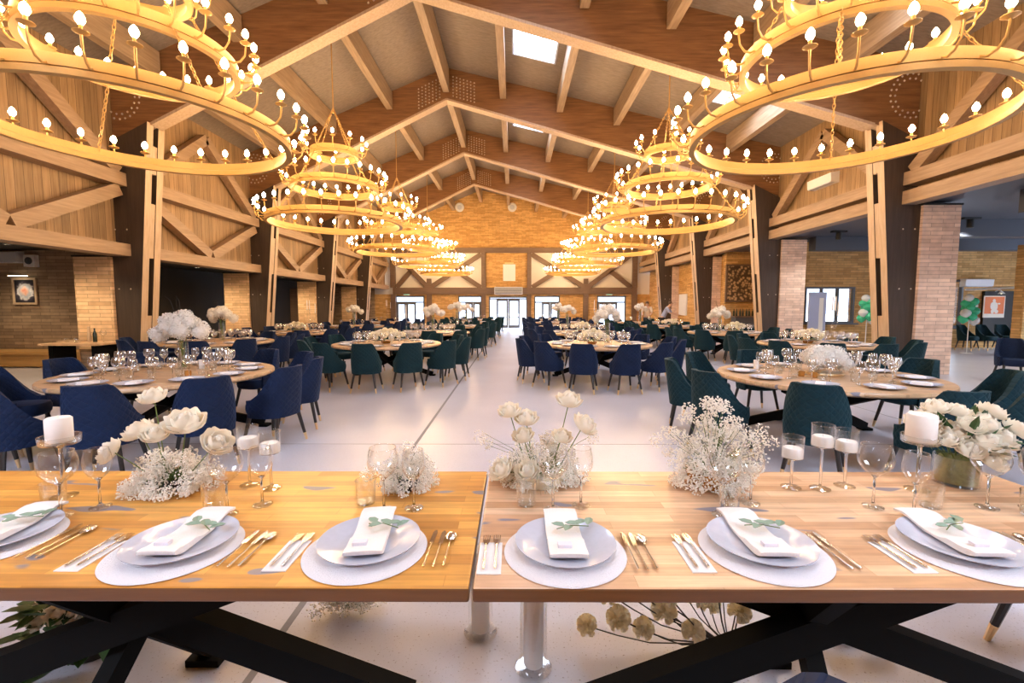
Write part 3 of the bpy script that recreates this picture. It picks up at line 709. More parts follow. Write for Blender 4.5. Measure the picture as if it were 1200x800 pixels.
def napkin_mesh(w,l0,l1):
    """folded linen laid across the plate: a double-folded front end, thinning and rising over the rim at the back"""
    m=MB(); n=16; nw=4; top=[];bot=[]
    for i in range(n+1):
        u=i/n; y=l0+(l1-l0)*u
        ay=abs(y); rq=math.hypot(ay,w/2); rim=max(0,min(1,(rq-.09)/.07))*.0185
        b_=.0095+rim if ay<.165 else .0265-max(0,(ay-.165))*.12
        th=.020-.010*min(1,max(0,(u-.34)/.06)) if u>.34 else .022
        if i==0: b_+=.004; th=.013
        top.append((y,b_+th)); bot.append((y,b_))
    vs=[];fs=[]
    for j in range(nw+1):
        x=-w/2+w*j/nw; ed=.0025 if j in(0,nw) else 0
        for (y,z) in top: vs.append((x,y,z-ed))
        for (y,z) in bot: vs.append((x,y,z))
    W=2*(n+1)
    for j in range(nw):
        for i in range(n):
            a=j*W+i; fs.append((a,a+W,a+W+1,a+1)); c=a+n+1; fs.append((c,c+1,c+W+1,c+W))
        a=j*W; fs.append((a,a+n+1,a+W+n+1,a+W)); a+=n; fs.append((a,a+W,a+W+n+1,a+n+1))
    for j in (0,nw):
        for i in range(n): a=j*W+i; q=(a,a+1,a+n+2,a+n+1); fs.append(q if j==0 else q[::-1])
    m.add(vs,fs); return m.mesh('napkin',M['linen'],True,70)
NAP=napkin_mesh(.115,-.115,.2)
nf=MB(); nf.box(-.042,.042,-.078,.08,.0105,.032); NAPF=nf.mesh('napkin',M['linen'])
def fork():
    m=MB(); m.flat([(-.011,.055),(-.012,.095),(-.0085,.095),(-.008,.068),(-.005,.068),(-.0048,.097),(-.0018,.097),(-.0016,.068),(.0016,.068),(.0018,.097),(.0048,.097),(.005,.068),(.008,.068),(.0085,.095),(.012,.095),(.011,.055),(.004,.035),(-.004,.035)],.004,.006)
    return m.mesh('fork',M['steel']), 
def handle():
    m=MB(); m.tube([(0,.04,.0055),(0,-.02,.005),(0,-.09,.006),(0,-.1,.006)],[.0024,.0028,.004,.0032],8); return m.mesh('handle',M['cutgold'],True)
FORK=fork()[0]; HANDLE=handle()
m=MB(); m.flat([(-.008,.035),(.006,.035),(.0085,.1),(.006,.118),(0,.122),(-.006,.11)],.003,.006); KNIFE=m.mesh('knife',M['steel'])
m=MB(); m.ball((0,.075,.009),.02,sq=(.95,1.45,.28),lat=8,lon=14); m.tube([(0,.055,.006),(0,.035,.006)],.003,6); SPOON=m.mesh('spoon',M['steel'],True)
def cutlery(me,name,x,y,z,label,rz=0):
    o=inst(me,name,(x,y,z),rz,label,name,None); h=inst(HANDLE,'handle',(0,0,0),parent=o); h['label']='gold coloured handle'; return o

# ------------------------------------------------------------------ flowers
def petal_patch(m,M4,w,h,curl,mi=0,nu=4,nv=4):
    vs=[];fs=[]
    for j in range(nv+1):
        v=j/nv; ww=w*(math.sin(PI*min(.98,.18+.78*v)))
        for i in range(nu+1):
            u=i/nu*2-1
            vs.append((u*ww,-.35*w*(u*u)*0+curl*v*v*h-.25*w*(1-u*u)*math.sin(PI*v)*1.2,h*v))
    for j in range(nv):
        for i in range(nu): a=j*(nu+1)+i; fs.append((a,a+1,a+nu+2,a+nu+1))
    m.add(vs,fs,mi,M4)
def rose_mesh(name,mat,r=.04,seed=1,open_=1.0):
    rnd=random.Random(seed); m=MB(); m.ball((0,0,r*.72),r*.5,lat=5,lon=7,sq=(1,1,1.3))
    for li,(n,rad,tilt,h) in enumerate(((3,.10,-12,1.3),(4,.24,-8,1.32),(5,.38,-2,1.3),(6,.52,8*open_,1.25),(6,.62,20*open_,1.15),(7,.66,38*open_,1.0))):
        for i in range(n):
            a=2*PI*i/n+li*.5+rnd.uniform(-.12,.12)
            Mx=Matrix.Rotation(a,4,'Z')@Matrix.Translation((0,-r*rad,r*.1))@Matrix.Rotation(R(tilt+rnd.uniform(-5,5)),4,'X')
            petal_patch(m,Mx,r*(.5+.05*li),r*h,-.22 if li>3 else (.12 if li<3 else -.05))
    return m.mesh(name,mat,True,80)
ROSE=rose_mesh('rose_bloom',M['rose']); ROSEW=rose_mesh('rose_bloom',M['rose'],.036,3); 
def ruffled_mesh(name,mat,r,seed,n=46):
    rnd=random.Random(seed); m=MB(); m.ball((0,0,r*.55),r*.45,lat=6,lon=8)
    for i in range(n):
        z=1-1.55*(i+.5)/n; t=i*2.39996; q_=math.sqrt(1-z*z); d=Vector((q_*math.cos(t),q_*math.sin(t),z))
        Mx=Matrix.Translation(Vector((0,0,r*.55))+d*r*.28)@Vector((0,0,1)).rotation_difference(d).to_matrix().to_4x4()@Matrix.Rotation(rnd.uniform(0,6.3),4,'Z')@Matrix.Rotation(rnd.uniform(-.5,.5),4,'X')
        vs=[];fs=[]
        for j in range(4):
            for k in range(6):
                u=k/5*2-1; v=j/3; vs.append((u*r*.34*(.5+.5*v),r*.10*math.sin(3.2*u*PI+i)*v,r*.72*v*(1-.18*u*u)))
        for j in range(3):
            for k in range(5): a=j*6+k; fs.append((a,a+1,a+7,a+6))
        m.add(vs,fs,0,Mx)
    return m.mesh(name,mat,True,80)
CREAM=ruffled_mesh('ruffled_bloom',M['cream'],.055,5)
def clump_spray(parent,name,centers,rad,n,r=(.0035,.006),stems=40,base=(0,0,.04),mat=None):
    """hundreds of tiny blossoms gathered in clumps, on hair-thin stems"""
    m=MB()
    for i in range(n):
        c=random.choice(centers); k=rad if not isinstance(rad,dict) else rad[c]
        while True:
            v=Vector((random.uniform(-1,1),random.uniform(-1,1),random.uniform(-1,1)))
            if .1<v.length<1: break
        p=Vector(c)+v*k
        if p.z<.006: p.z=.006+random.random()*.02
        rr=random.uniform(*r)
        m.ball(p,rr,lat=3,lon=5)
    o=m.build(name,mat or M['gyp'],parent,True); o['kind']='stuff'
    s=MB(); b0=Vector(base)
    for i in range(stems):
        c=Vector(random.choice(centers)); e=c+Vector((random.gauss(0,1),random.gauss(0,1),random.gauss(0,1)))*(rad*.45)
        if e.z<.01: e.z=.01
        mid=(b0+e)/2+Vector((0,0,.02)); s.tube([b0+Vector((random.uniform(-.03,.03),random.uniform(-.03,.03),0)),mid,e],.0011,3,cap=False)
    q=s.build('stems',M['stem'],parent); q['kind']='stuff'
    return o
def rose_on(parent,loc,direction,me=ROSE,scale=1,stem_to=None,name='rose',smat=None):
    d=Vector(direction).normalized(); q=Vector((0,0,1)).rotation_difference(d)
    o=inst(me,name,loc,parent=parent,scale=scale); o.rotation_mode='QUATERNION'; o.rotation_quaternion=q
    if stem_to is not None:
        e=q.inverted()@(Vector(stem_to)-Vector(loc))/scale
        m=MB(); m.tube([(0,0,.004),e*.5+Vector((0,0,-.005)),e],.0022/scale,5); m.build('stem',smat or M['stem'],o,True)
    return o
def hyd_mesh(r,seed,n=90):
    rnd=random.Random(seed); m=MB()
    m.ball((0,0,0),r*.66,lat=7,lon=10)
    for i in range(n):
        z=1-2*(i+.5)/n; t=i*2.39996; s=math.sqrt(1-z*z); d=Vector((s*math.cos(t),s*math.sin(t),z)); q=Vector((0,0,1)).rotation_difference(d).to_matrix().to_4x4()
        Mx=Matrix.Translation(d*r*rnd.uniform(.72,1.06))@q@Matrix.Rotation(rnd.uniform(0,6),4,'Z'); w=r*.24
        m.add([(0,0,.0),(w,w*.5,w*.3),(w*1.2,0,w*.4),(w,-w*.5,w*.3),(-w,w*.5,w*.3),(-w*1.2,0,w*.4),(-w,-w*.5,w*.3),(w*.5,w,w*.3),(0,w*1.2,w*.4),(-w*.5,w,w*.3),(w*.5,-w,w*.3),(0,-w*1.2,w*.4),(-w*.5,-w,w*.3)],
          [(0,3,2,1),(0,4,5,6),(0,7,8,9),(0,12,11,10)],0,Mx)
    return m.mesh('hydrangea_head',M['hyd'],True,60)
HYD=[hyd_mesh(.1,1),hyd_mesh(.085,2,70)]
def leaf(m,M4,l,w,mi=0):
    vs=[(0,0,0),(w*.5,l*.3,.004),(w*.42,l*.7,.0),(0,l,-.006),(-w*.42,l*.7,.0),(-w*.5,l*.3,.004),(0,l*.4,-.005),(0,l*.75,-.008)]
    m.add(vs,[(0,1,6),(1,2,7,6),(2,3,7),(3,4,7),(4,5,6,7),(5,0,6)],mi,M4)

# ------------------------------------------------------------------ round tables
tb_=MB(); tb_.lathe([(0,.69),(1.02,.69),(1.085,.70),(1.1,.715),(1.1,.74),(1.092,.75),(0,.75)],72); RTOP=tb_.mesh('round_table_top',M['rtop'],True,40)
def spider_bar(m,a,R0,R1,z1,w=.06,h=.1):
    m.bar((R0*math.cos(a),R0*math.sin(a),.04),(-R1*math.cos(a),-R1*math.sin(a),z1),w,h,up=(0,0,1))
    m.box(R0*math.cos(a)-.06,R0*math.cos(a)+.06,R0*math.sin(a)-.06,R0*math.sin(a)+.06,0,.03)
SPB=[]
for i in range(3):
    m=MB(); spider_bar(m,R(28+i*60),.96,.72,.665); SPB.append(m.mesh('table_leg',M['blackmetal']))
TR=1.1; CR=1.40
CLOCK={12:'far end',1:'far end just right',2:'far right',3:'right side',4:'near right',5:'near end just right',6:'near end',7:'near end just left',8:'near left',9:'left side',10:'far left',11:'far end just left'}
def round_table(cx,cy,desc,color,phase,near,wares,nch=12,rot=0,skip=(),skipw=()):
    lab='round wooden dining table with black crossed legs, %s'%desc
    t=thing('round_table',lab,'table',(cx,cy,0),rot,'round banquet tables')
    inst(RTOP,'table_top',(0,0,0),parent=t)
    for s in SPB: inst(s,'leg',(0,0,0),parent=t)
    used=set()
    for i in range(nch):
        a=phase+2*PI*i/nch            # angle from +x, counter-clockwise
        d=math.degrees(a)%360; hr=int(round((90-d)/30))%12 or 12
        while hr in used: hr=hr%12+1
        used.add(hr)
        if hr in skip: continue
        rr=CR+random.uniform(-.03,.04); ja=random.uniform(-.07,.07)
        x,y=cx+rr*math.cos(a),cy+rr*math.sin(a)
        chair(x,y,a+PI/2+ja,color,'%s velvet chair, %s of %s'%(color,CLOCK[hr],desc),'%s velvet chairs round the %s'%(color,desc),near)
        # place setting
        px,py=cx+.84*math.cos(a),cy+.84*math.sin(a); rz=a+PI/2
        inst(PLATE if near else PLATEF,'dinner_plate',(px,py,.7505),rz,'white plate, %s of %s'%(CLOCK[hr],desc),'plate','plates on the %s'%desc)
        inst(NAPF,'napkin',(px,py,.7505),rz,'white napkin on plate, %s of %s'%(CLOCK[hr],desc),'napkin','napkins on the %s'%desc)
        gl=wares
        if gl>=1 and (gl>1 or i%3==0):
            k=a+.12; inst(BALLOONR,'wine_glass',(cx+.60*math.cos(k),cy+.60*math.sin(k),.7505),0,'balloon wine glass, %s of %s'%(CLOCK[hr],desc),'wine glass','wine glasses on the %s'%desc)
        if gl>=2:
            k=a-.13; inst(SLIMR,'wine_glass',(cx+.64*math.cos(k),cy+.64*math.sin(k),.7505),0,'slim wine glass, %s of %s'%(CLOCK[hr],desc),'wine glass','wine glasses on the %s'%desc)
        if gl>=3:
            k=a+.02; inst(TUMB,'tumbler',(cx+.45*math.cos(k),cy+.45*math.sin(k),.7505),0,'water tumbler, %s of %s'%(CLOCK[hr],desc),'glass','tumblers on the %s'%desc)
    return t
TZ=.7505
T_L1=(-4.03,5.25); T_R1=(3.5,5.1)
NL='nearest left table'; NR='nearest right table'
round_table(*T_L1,NL,'navy',R(-90+18),True,3)
round_table(*T_R1,NR,'teal',R(-126),True,3,10)
ROW=['second','third','fourth','fifth','farthest']
Ys=[9.45,13.45,17.5,21.6,25.6]
AL=[-2.63,-2.4,-2.3,-2.25,-2.2]; AR=[1.72,2.0,2.05,2.1,2.1]; OL=[-6.5,-6.4,-6.1,-6.0,-6.0]; OR=[6.3,6.3,6.0,6.0,6.0]
for i,Y in enumerate(Ys):
    near=i==0; w=2 if i<2 else 1
    round_table(AL[i],Y,'left aisle table in %s row'%ROW[i],'teal',R(-90+i*7),near,w)
    round_table(AR[i],Y-.1,'right aisle table in %s row'%ROW[i],'navy',R(-90+10+i*9),near,w)
    if i<4:
        round_table(OL[i],Y+(.5 if i==0 else .1),'left wall table in %s row'%ROW[i],'navy',R(-90+20+i*7),near,w)
        round_table(OR[i],Y,'right wall table in %s row'%ROW[i],'teal',R(-90+5+i*7),near,w,skip=(12,) if i==3 else ())

# loose chairs beyond the tables
for i,x in enumerate((15.55,16.25,16.95)):
    chair(x,15.6+.05*i,R(200-12*i),'teal','teal velvet chair %s under the orange poster'%['leftmost of three','in the middle of three','rightmost of three'][i],'teal chairs under the orange poster',False)
chair(9.9,9.0,R(150),'navy','navy velvet chair standing apart at the right edge, right of the brick pillar','',True)
chair(2.40,1.76,R(90),'teal','chair whose black leg with brass tip shows under the front table at right','',True)
chair(.32,.60,R(90),'navy','navy velvet chair at the bottom edge, on the near side of the front table','',True)

# ------------------------------------------------------------------ front tables
def front_table(x0,x1,label,top):
    y0,y1=1.2,2.097; cx=(x0+x1)/2; cy=(y0+y1)/2
    t=thing('dining_table',label,'table',(cx,cy,0)); w=(x1-x0)/2; d=(y1-y0)/2
    m=MB(); m.box(-w,w,-d,d,.708,.75); me=m.mesh('table_top',[top,M['fedge']])
    for p in me.polygons: p.material_index=0 if p.normal.z>.5 else 1
    o=inst(me,'table_top',(0,0,0),parent=t)
    bv=o.modifiers.new('edge','BEVEL'); bv.width=.006; bv.segments=2
    for (fx,fy,tx,ty) in ((.98,-.05,-.62,-.05),(-.98,-.15,.62,-.15),(.05,.22,-.05,-.32),(-.05,-.36,.05,.18)):
        m=MB(); m.bar((fx,fy,.045),(tx,ty,.665),.08 if abs(fx)>.5 else .06,.11 if abs(fx)>.5 else .07); m.box(fx-.07,fx+.07,fy-.06,fy+.06,0,.03); m.build('leg',M['blackmetal'],t)
    m=MB(); m.box(-.75,.75,-.16,-.04,.68,.708); m.build('top_rail',M['blackmetal'],t)
    return t
front_table(-2.62,-.124,'left half of the front table, honey wood top with black crossed legs',M['ftop'])
front_table(-.114,2.22,'right half of the front table, paler daylight-tinted wood top with black crossed legs',M['ftopr'])

PL=[('cut off at the left edge',-1.735,1.455,0),('in front of the rose arrangement at left',-1.083,1.41,.0),('just left of the table seam',-.472,1.412,.0),('just right of the table seam',.162,1.40,.0),
    ('in front of the tall gypsophila bush',.795,1.41,0),('in front of the white bouquet vase at right',1.44,1.41,0)]
nt_=[.1,.03,.12,.0,-.02,-.05]
for i,(d,x,y,_) in enumerate(PL):
    ware(PMAT,'place_mat','place mat',x,y-.012,.7502,'round white woven place mat %s'%d,'place mats on the front table')
    ware(PLATE,'dinner_plate','plate',x+.004,y+.012,.7555,'pale grey white dinner plate %s'%d,'plates on the front table')
    ware(NAP,'napkin','napkin',x+.004,y+.012,.7595,'folded white linen napkin over the plate %s'%d,'napkins on the front table',nt_[i])
    # eucalyptus sprig and small tag on the napkin
    t=thing('eucalyptus_sprig','green eucalyptus sprig on the napkin %s'%d,'sprig',(x+.03,y+.06,.792),R([20,-30,-15,10,-10,25][i]),'eucalyptus sprigs')
    m=MB(); m.tube([(-.05,-.0,.003),(0,.01,.006),(.06,.0,.003)],.0016,5); m.build('stem',M['stem'],t,True); m=MB()
    for k,(lx,ly,az) in enumerate(((-.02,.0,60),(.015,.008,-70),(.03,.005,70),(.055,.0,-30),(-.0,.006,140))):
        leaf(m,Matrix.Translation((lx,ly,.007))@Matrix.Rotation(R(az),4,'Z')@Matrix.Rotation(R(12),4,'X'),.05,.03)
    m.build('leaves',M['euc'],t,True)
    m=MB(); m.box(-.022,.022,-.012,.012,0,.012); o=m.build('name_tag',M['tag']); o.location=(x-.005,y-.055,.7912); o.rotation_euler=(0,0,nt_[i]); props(o,'small lilac grey tag on the napkin %s'%d,'tag','name tags')
    bv=o.modifiers.new('edge','BEVEL'); bv.width=.002; bv.segments=2
    if i>0:
        fx=x-.235; m=MB(); m.box(-.036,.036,-.105,.07,0,.003); o=m.build('cutlery_sleeve',M['paper']); o.location=(fx,y-.03,.7502); props(o,'paper under two forks, left of plate %s'%d,'paper','cutlery papers')
        cutlery(FORK,'fork',fx-.016,y-.02,.7533,'outer fork, left of plate %s'%d); cutlery(FORK,'fork',fx+.018,y-.018,.7533,'inner fork, left of plate %s'%d)
    kx=x+.205
    cutlery(KNIFE,'knife',kx,y-.025,.7552 if i!=4 else .7505,'inner knife, right of plate %s'%d).rotation_euler.z=.0
    bpy.data.objects[-1] if False else None
    cutlery(KNIFE,'knife',kx+.028,y-.02,.7505,'outer knife, right of plate %s'%d)
    if i!=4: cutlery(SPOON,'spoon',kx+.057,y-.015,.7505,'shiny spoon, right of plate %s'%d)
gl=[(BALLOON,'wine_glass',-1.679,1.626,'large balloon wine glass under the candle stand at far left'),(SLIM,'wine_glass',-1.60,1.70,'slim tulip wine glass right of the far left candle stand'),
 (TUMB,'tumbler',-1.795,1.715,'clear water tumbler below the candle stand at far left'),
 (BALLOON,'wine_glass',-1.07,1.642,'large balloon wine glass right of the rose arrangement'),(SLIM,'wine_glass',-.985,1.725,'slim tulip wine glass below the pair of stemmed candle cups'),(TUMB,'tumbler',-1.16,1.70,'clear water tumbler behind the second plate from left'),
 (BALLOON,'wine_glass',-.495,1.68,'large balloon wine glass before the small gypsophila ball'),(SLIM,'wine_glass',-.384,1.695,'slim tulip wine glass before the small gypsophila ball'),(TUMB,'tumbler',-.585,1.745,'clear water tumbler before the small gypsophila ball'),
 (BALLOON,'wine_glass',.150,1.682,'large balloon wine glass before the tall stemmed roses'),(SLIM,'wine_glass',.262,1.72,'slim tulip wine glass before the tall stemmed roses'),(TUMB,'tumbler',.05,1.735,'clear water tumbler before the tall stemmed roses'),
 (BALLOON,'wine_glass',.775,1.64,'large balloon wine glass before the gypsophila bush'),(SLIM,'wine_glass',.935,1.745,'slim tulip wine glass before the gypsophila bush'),(TUMB,'tumbler',.835,1.71,'clear water tumbler before the gypsophila bush'),
 (BALLOON,'wine_glass',1.395,1.716,'large balloon wine glass left of the right pillar candle'),(SLIM,'wine_glass',1.508,1.665,'slim tulip wine glass in front of the right pillar candle'),(TUMB,'tumbler',1.62,1.72,'clear water tumbler below the right pillar candle'),
 (BALLOON,'wine_glass',1.83,1.71,'large balloon wine glass in front of the bouquet vase'),(SLIM,'wine_glass',1.99,1.70,'slim tulip wine glass at the right edge of the front table'),(TUMB,'tumbler',1.93,1.64,'clear water tumbler at the right edge of the front table')]
for me,n,x,y,l in gl: ware(me,n,'glass' if n=='tumbler' else 'wine glass',x,y,TZ,l,'glasses on the front table')
# stemmed candle cups with floating wax
def candle_cup(x,y,h,d):
    m=MB(); m.lathe([(0,.001),(.04,.001),(.04,.004),(.008,.01),(.005,.02),(.005,h-.105),(.02,h-.098),(.042,h-.092),(.0425,h)],28); rim(m,.0425,h)
    o=m.build('candle_cup',M['glass'],None,True,sharp=60); split_glass(o.data,h-.1); o.location=(x,y,TZ); props(o,'stemmed clear glass candle cup %s'%d,'candle holder','stemmed candle cups')
    m=MB(); m.lathe([(0,0),(.039,0),(.0395,.004),(.0395,.036),(.034,.042),(0,.038)],24); m.tube([(0,0,.038),(.001,0,.05)],.0012,4); w=m.build('candle',M['wax'],None,True,sharp=50); w.location=(x,y,TZ+h-.09); props(w,'white wax candle inside the glass cup %s'%d,'candle','candles in stemmed cups')
candle_cup(-1.148,1.92,.262,'left of the pair near the roses'); candle_cup(-1.035,1.885,.25,'right of the pair near the roses')
candle_cup(1.192,1.905,.225,'lowest of three at right, nearest the bush'); candle_cup(1.307,1.89,.28,'tallest of three at right'); candle_cup(1.432,1.92,.25,'rightmost of three at right')
def pillar_stand(x,y,h,r,ch,d):
    m=MB(); m.lathe([(0,.001),(.045,.001),(.045,.005),(.01,.012),(.0075,.025),(.0075,h-.02),(.014,h-.008),(.062,h),(.066,h+.004),(.068,h+.032),(.065,h+.032),(.062,h+.009),(0,h+.007)],32); rim(m,.0665,h+.032,.0018)
    o=m.build('candle_stand',M['glass'],None,True,sharp=60); split_glass(o.data,h-.005); o.location=(x,y,TZ); props(o,'clear glass candle stand with a shallow dish %s'%d,'candle holder','glass candle stands')
    m=MB(); m.lathe([(0,0),(r-.002,0),(r,.003),(r,ch-.006),(r-.006,ch),(0,ch-.004)],32); m.tube([(0,0,ch-.004),(.001,0,ch+.008)],.0015,4); w=m.build('pillar_candle',M['wax'],None,True,sharp=50); w.location=(x,y,TZ+h+.0105); props(w,'thick white pillar candle on the glass stand %s'%d,'candle','pillar candles')
pillar_stand(-1.84,1.80,.222,.043,.098,'at far left'); pillar_stand(1.71,1.88,.205,.052,.112,'at right before the bouquet')

# --- flower arrangements on the front table
t=thing('flower_arrangement','low gypsophila mound with six white roses on the left half of the front table','flowers',(-1.47,1.90,TZ))
m=MB(); m.lathe([(0,0),(.07,0),(.09,.025),(.09,.04),(.085,.04),(0,.035)],24); m.build('bowl',M['black'],t,True)
def dome(n,rx,ry,z0,z1,k0=.55):
    out=[]
    for i in range(n):
        a=random.uniform(0,2*PI); u=random.uniform(k0,1); e=random.uniform(-.12,1)
        q=math.sqrt(max(0,1-max(0,e)**2)); out.append((rx*u*q*math.cos(a),ry*u*q*math.sin(a),max(.02,z0+(z1-z0)*max(0,e)*u)))
    return out
cs=dome(90,.195,.15,.02,.16)+dome(30,.18,.16,.012,.03,.75)
clump_spray(t,'blossom_spray',cs,.034,7000,(.0024,.0045),90)
for (x,y,z,dx,dz,s) in ((-.055,0,.375,-.05,1,1.0),(-.19,-.05,.165,-1,.55,1.05),(-.09,-.03,.235,-.4,.9,1.15),(-.015,-.05,.23,.1,.8,1.0),(.095,-.03,.265,.15,1,1.45),(.205,-.02,.19,.7,.7,1.2)):
    rose_on(t,(x,y,z),(dx,-.35,dz),ROSE,s,(x*.4,y*.4,.06))
t=thing('flower_arrangement','small round gypsophila ball in a dark pot left of the table seam','flowers',(-.455,1.90,TZ))
m=MB(); m.lathe([(0,0),(.05,0),(.06,.05),(.055,.05),(0,.04)],20); m.build('pot',M['black'],t,True)
cs=dome(50,.115,.11,.03,.185,.5)+dome(14,.1,.11,.015,.03,.7)+[(-.13,0,.075),(-.1,.0,.09),(-.17,-.01,.06)]
clump_spray(t,'blossom_spray',cs,.032,5200,(.0022,.004),50)
t=thing('flower_arrangement','gypsophila with tall stemmed white roses in a low bowl, right of the table seam','flowers',(.12,1.97,TZ))
m=MB(); m.lathe([(0,0),(.1,0),(.115,.03),(.115,.05),(.105,.05),(0,.04)],24); m.build('bowl',M['cream'],t,True)
cs=dome(80,.225,.14,.03,.21,.55)+dome(34,.2,.155,.014,.05,.75)+[(-.24,0,.17),(-.27,0,.2),(.23,0,.2)]
clump_spray(t,'blossom_spray',cs,.034,6500,(.0022,.0043),120)
for (x,y,z,dx,dz,s) in ((-.135,0,.30,-.15,1,.95),(-.065,-.02,.27,.0,1,1.0),(.12,0,.345,.1,1,1.05),(.175,-.02,.245,.6,.8,1.1),(-.075,-.05,.205,-.2,.9,.9),(.085,-.04,.20,.2,.9,.85),(-.16,-.08,.07,-.4,.5,1.0),(-.06,-.1,.07,-.1,.5,1.0)):
    rose_on(t,(x,y,z),(dx,-.3,dz),ROSE,s,(x*.45,y*.4,.06))
t=thing('flower_arrangement','tall airy gypsophila bush in a low amber bowl on the right half','flowers',(.86,1.93,TZ))
m=MB(); m.lathe([(0,0),(.07,0),(.1,.035),(.11,.07),(.1,.07),(0,.05)],24); m.build('bowl',M['amber'],t,True)
cs=[]
for _ in range(60):
    a=random.uniform(0,2*PI); e=random.uniform(.1,1.45); r_=random.uniform(.12,.26)
    cs.append((r_*math.cos(a)*math.cos(e)*.96,r_*math.sin(a)*math.cos(e)*.6,.07+r_*1.15*math.sin(e)))
cs+=[(-.05+random.uniform(-.06,.08),-.08,.06+random.uniform(0,.06)) for _ in range(10)]+[(.05,.0,.34),(-.02,.0,.35),(.21,0,.24),(.25,0,.19),(-.24,0,.2)]
cs+=dome(40,.2,.14,.04,.2,.5)
cs+=dome(40,.16,.15,.015,.06,.7)
clump_spray(t,'blossom_spray',cs,.034,7500,(.0024,.0047),150)
t=thing('bouquet_vase','round glass vase with a white lisianthus bouquet at the right end of the front table','flowers',(1.945,1.955,TZ))
m=MB(); m.lathe([(0,.001),(.078,.001),(.081,.006),(.081,.125),(.078,.125),(.076,.01),(0,.009)],32); m.build('vase',M['glass'],t,True,sharp=60)
m=MB(); m.lathe([(0,.012),(.07,.012),(.073,.03),(.072,.09),(.06,.12),(0,.13)],20); m.build('moss_filling',M['moss'],t,True)
m=MB(); rr=random.Random(4)
for k in range(60):
    a=rr.uniform(0,6.28); e=rr.uniform(-.2,1.35); leaf(m,Matrix.Translation((rr.uniform(.05,.10)*math.cos(a),.08*math.sin(a),.13+rr.uniform(0,.12)))@Matrix.Rotation(a-PI/2,4,'Z')@Matrix.Rotation(e,4,'X'),rr.uniform(.07,.13),.035)
m.build('leaves',M['leaf'],t,True)
for k,(x,y,z) in enumerate(((-.1,-.05,.2),(-.05,-.09,.17),(.02,-.09,.2),(.07,-.08,.16),(.13,-.04,.19),(.17,0,.17),(-.02,-.06,.26),(.06,-.05,.25),(-.12,.02,.26),(.0,.02,.3),(.11,.02,.26),(.2,-.03,.23),(-.18,0,.27),(-.07,.04,.31),(.16,.04,.29),(.04,-.1,.12),(.1,-.07,.21),(-.05,-.03,.22))):
    rose_on(t,(x,y,z),(x*3,y*4-.3,1),ROSEW,1.0+.1*((k*7)%3),(x*.3,y*.3,.12),name='lisianthus_bloom')

# --- on the floor behind and under the front table
def hurricane(x,y,h,d):
    m=MB(); m.lathe([(0,.001),(.075,.001),(.078,.008),(.058,.02),(.056,.03),(.058,h),(.055,h)],28); o=m.build('hurricane_glass',M['glass'],None,True,sharp=60); o.location=(x,y,0); props(o,'tall clear glass candle tube on the floor, %s'%d,'candle holder','floor candle tubes')
    m=MB(); m.lathe([(0,0),(.04,0),(.042,.004),(.042,h-.12),(.038,h-.112),(0,h-.116)],24); m.tube([(0,0,h-.116),(0,0,h-.1)],.002,4); w=m.build('pillar_candle',M['wax'],None,True,sharp=50); w.location=(x,y,.0205); props(w,'tall white pillar candle in the floor tube, %s'%d,'candle','floor candles')
hurricane(-.155,2.02,.5,'left of the pair below the seam'); hurricane(.084,1.815,.52,'nearer of the pair below the seam')
t=thing('gypsophila_bundle','dried gypsophila bundle on the floor seen under the left half','flowers',(-.79,2.16,0))
cs=[(random.gauss(0,.08),random.gauss(0,.04),.05+random.uniform(0,.12)) for _ in range(40)]
clump_spray(t,'blossom_spray',cs,.045,2600,(.003,.0055),60)
t=thing('rose_bouquet','white roses with dark leaves on the floor below the left half','flowers',(-1.88,1.93,0))
m=MB(); m.lathe([(0,0),(.11,0),(.13,.18),(.12,.18),(0,.15)],20); m.build('pot',M['black'],t,True)
m=MB(); rr=random.Random(9)
for k in range(170):
    a=rr.uniform(0,6.28); e=rr.uniform(-.4,1.2); r_=rr.uniform(.06,.24); leaf(m,Matrix.Translation((r_*math.cos(a),r_*math.sin(a),rr.uniform(.03,.33)))@Matrix.Rotation(a-PI/2,4,'Z')@Matrix.Rotation(e,4,'X'),rr.uniform(.08,.13),.06)
m.build('leaves',M['leaf'],t,True)
for k in range(12):
    a=k*2.4; r_=.1+.15*((k*.618)%1); z=.12+.2*((k*.37)%1)
    rose_on(t,(r_*math.cos(a),r_*math.sin(a)-.02,z),(math.cos(a),math.sin(a)-.8,.7),ROSE,.8,(.3*r_*math.cos(a),.3*r_*math.sin(a),.16))
def cream_bunch(x,y,label,pts):
    t=thing('cream_flower_bunch',label,'flowers',(x,y,0))
    m=MB(); m.lathe([(0,0),(.045,0),(.05,.05),(.045,.05),(0,.04)],18); m.build('pot',M['black'],t,True)
    for k,(x_,y_,z) in enumerate(pts):
        o=inst(CREAM,'cream_bloom',(x_,y_,z),parent=t,scale=.9+.07*(k%4)); d=Vector((x_*1.6,y_*2-.15,.55)).normalized(); q=Vector((0,0,1)).rotation_difference(d)
        o.rotation_mode='QUATERNION'; o.rotation_quaternion=q
        e=Vector((x_*.06,y_*.06,.04)); p0=Vector((x_,y_,z)); sg=p0*.55+e*.45+Vector((0,0,-.035)); qi=q.inverted(); sc=.9+.07*(k%4)
        mm=MB(); mm.tube([qi@(v-p0)/sc for v in (p0+d*.01,p0*.8+e*.2+Vector((0,0,-.02)),sg,e)],.0032,5); mm.build('stem',M['dstem'],o,True)
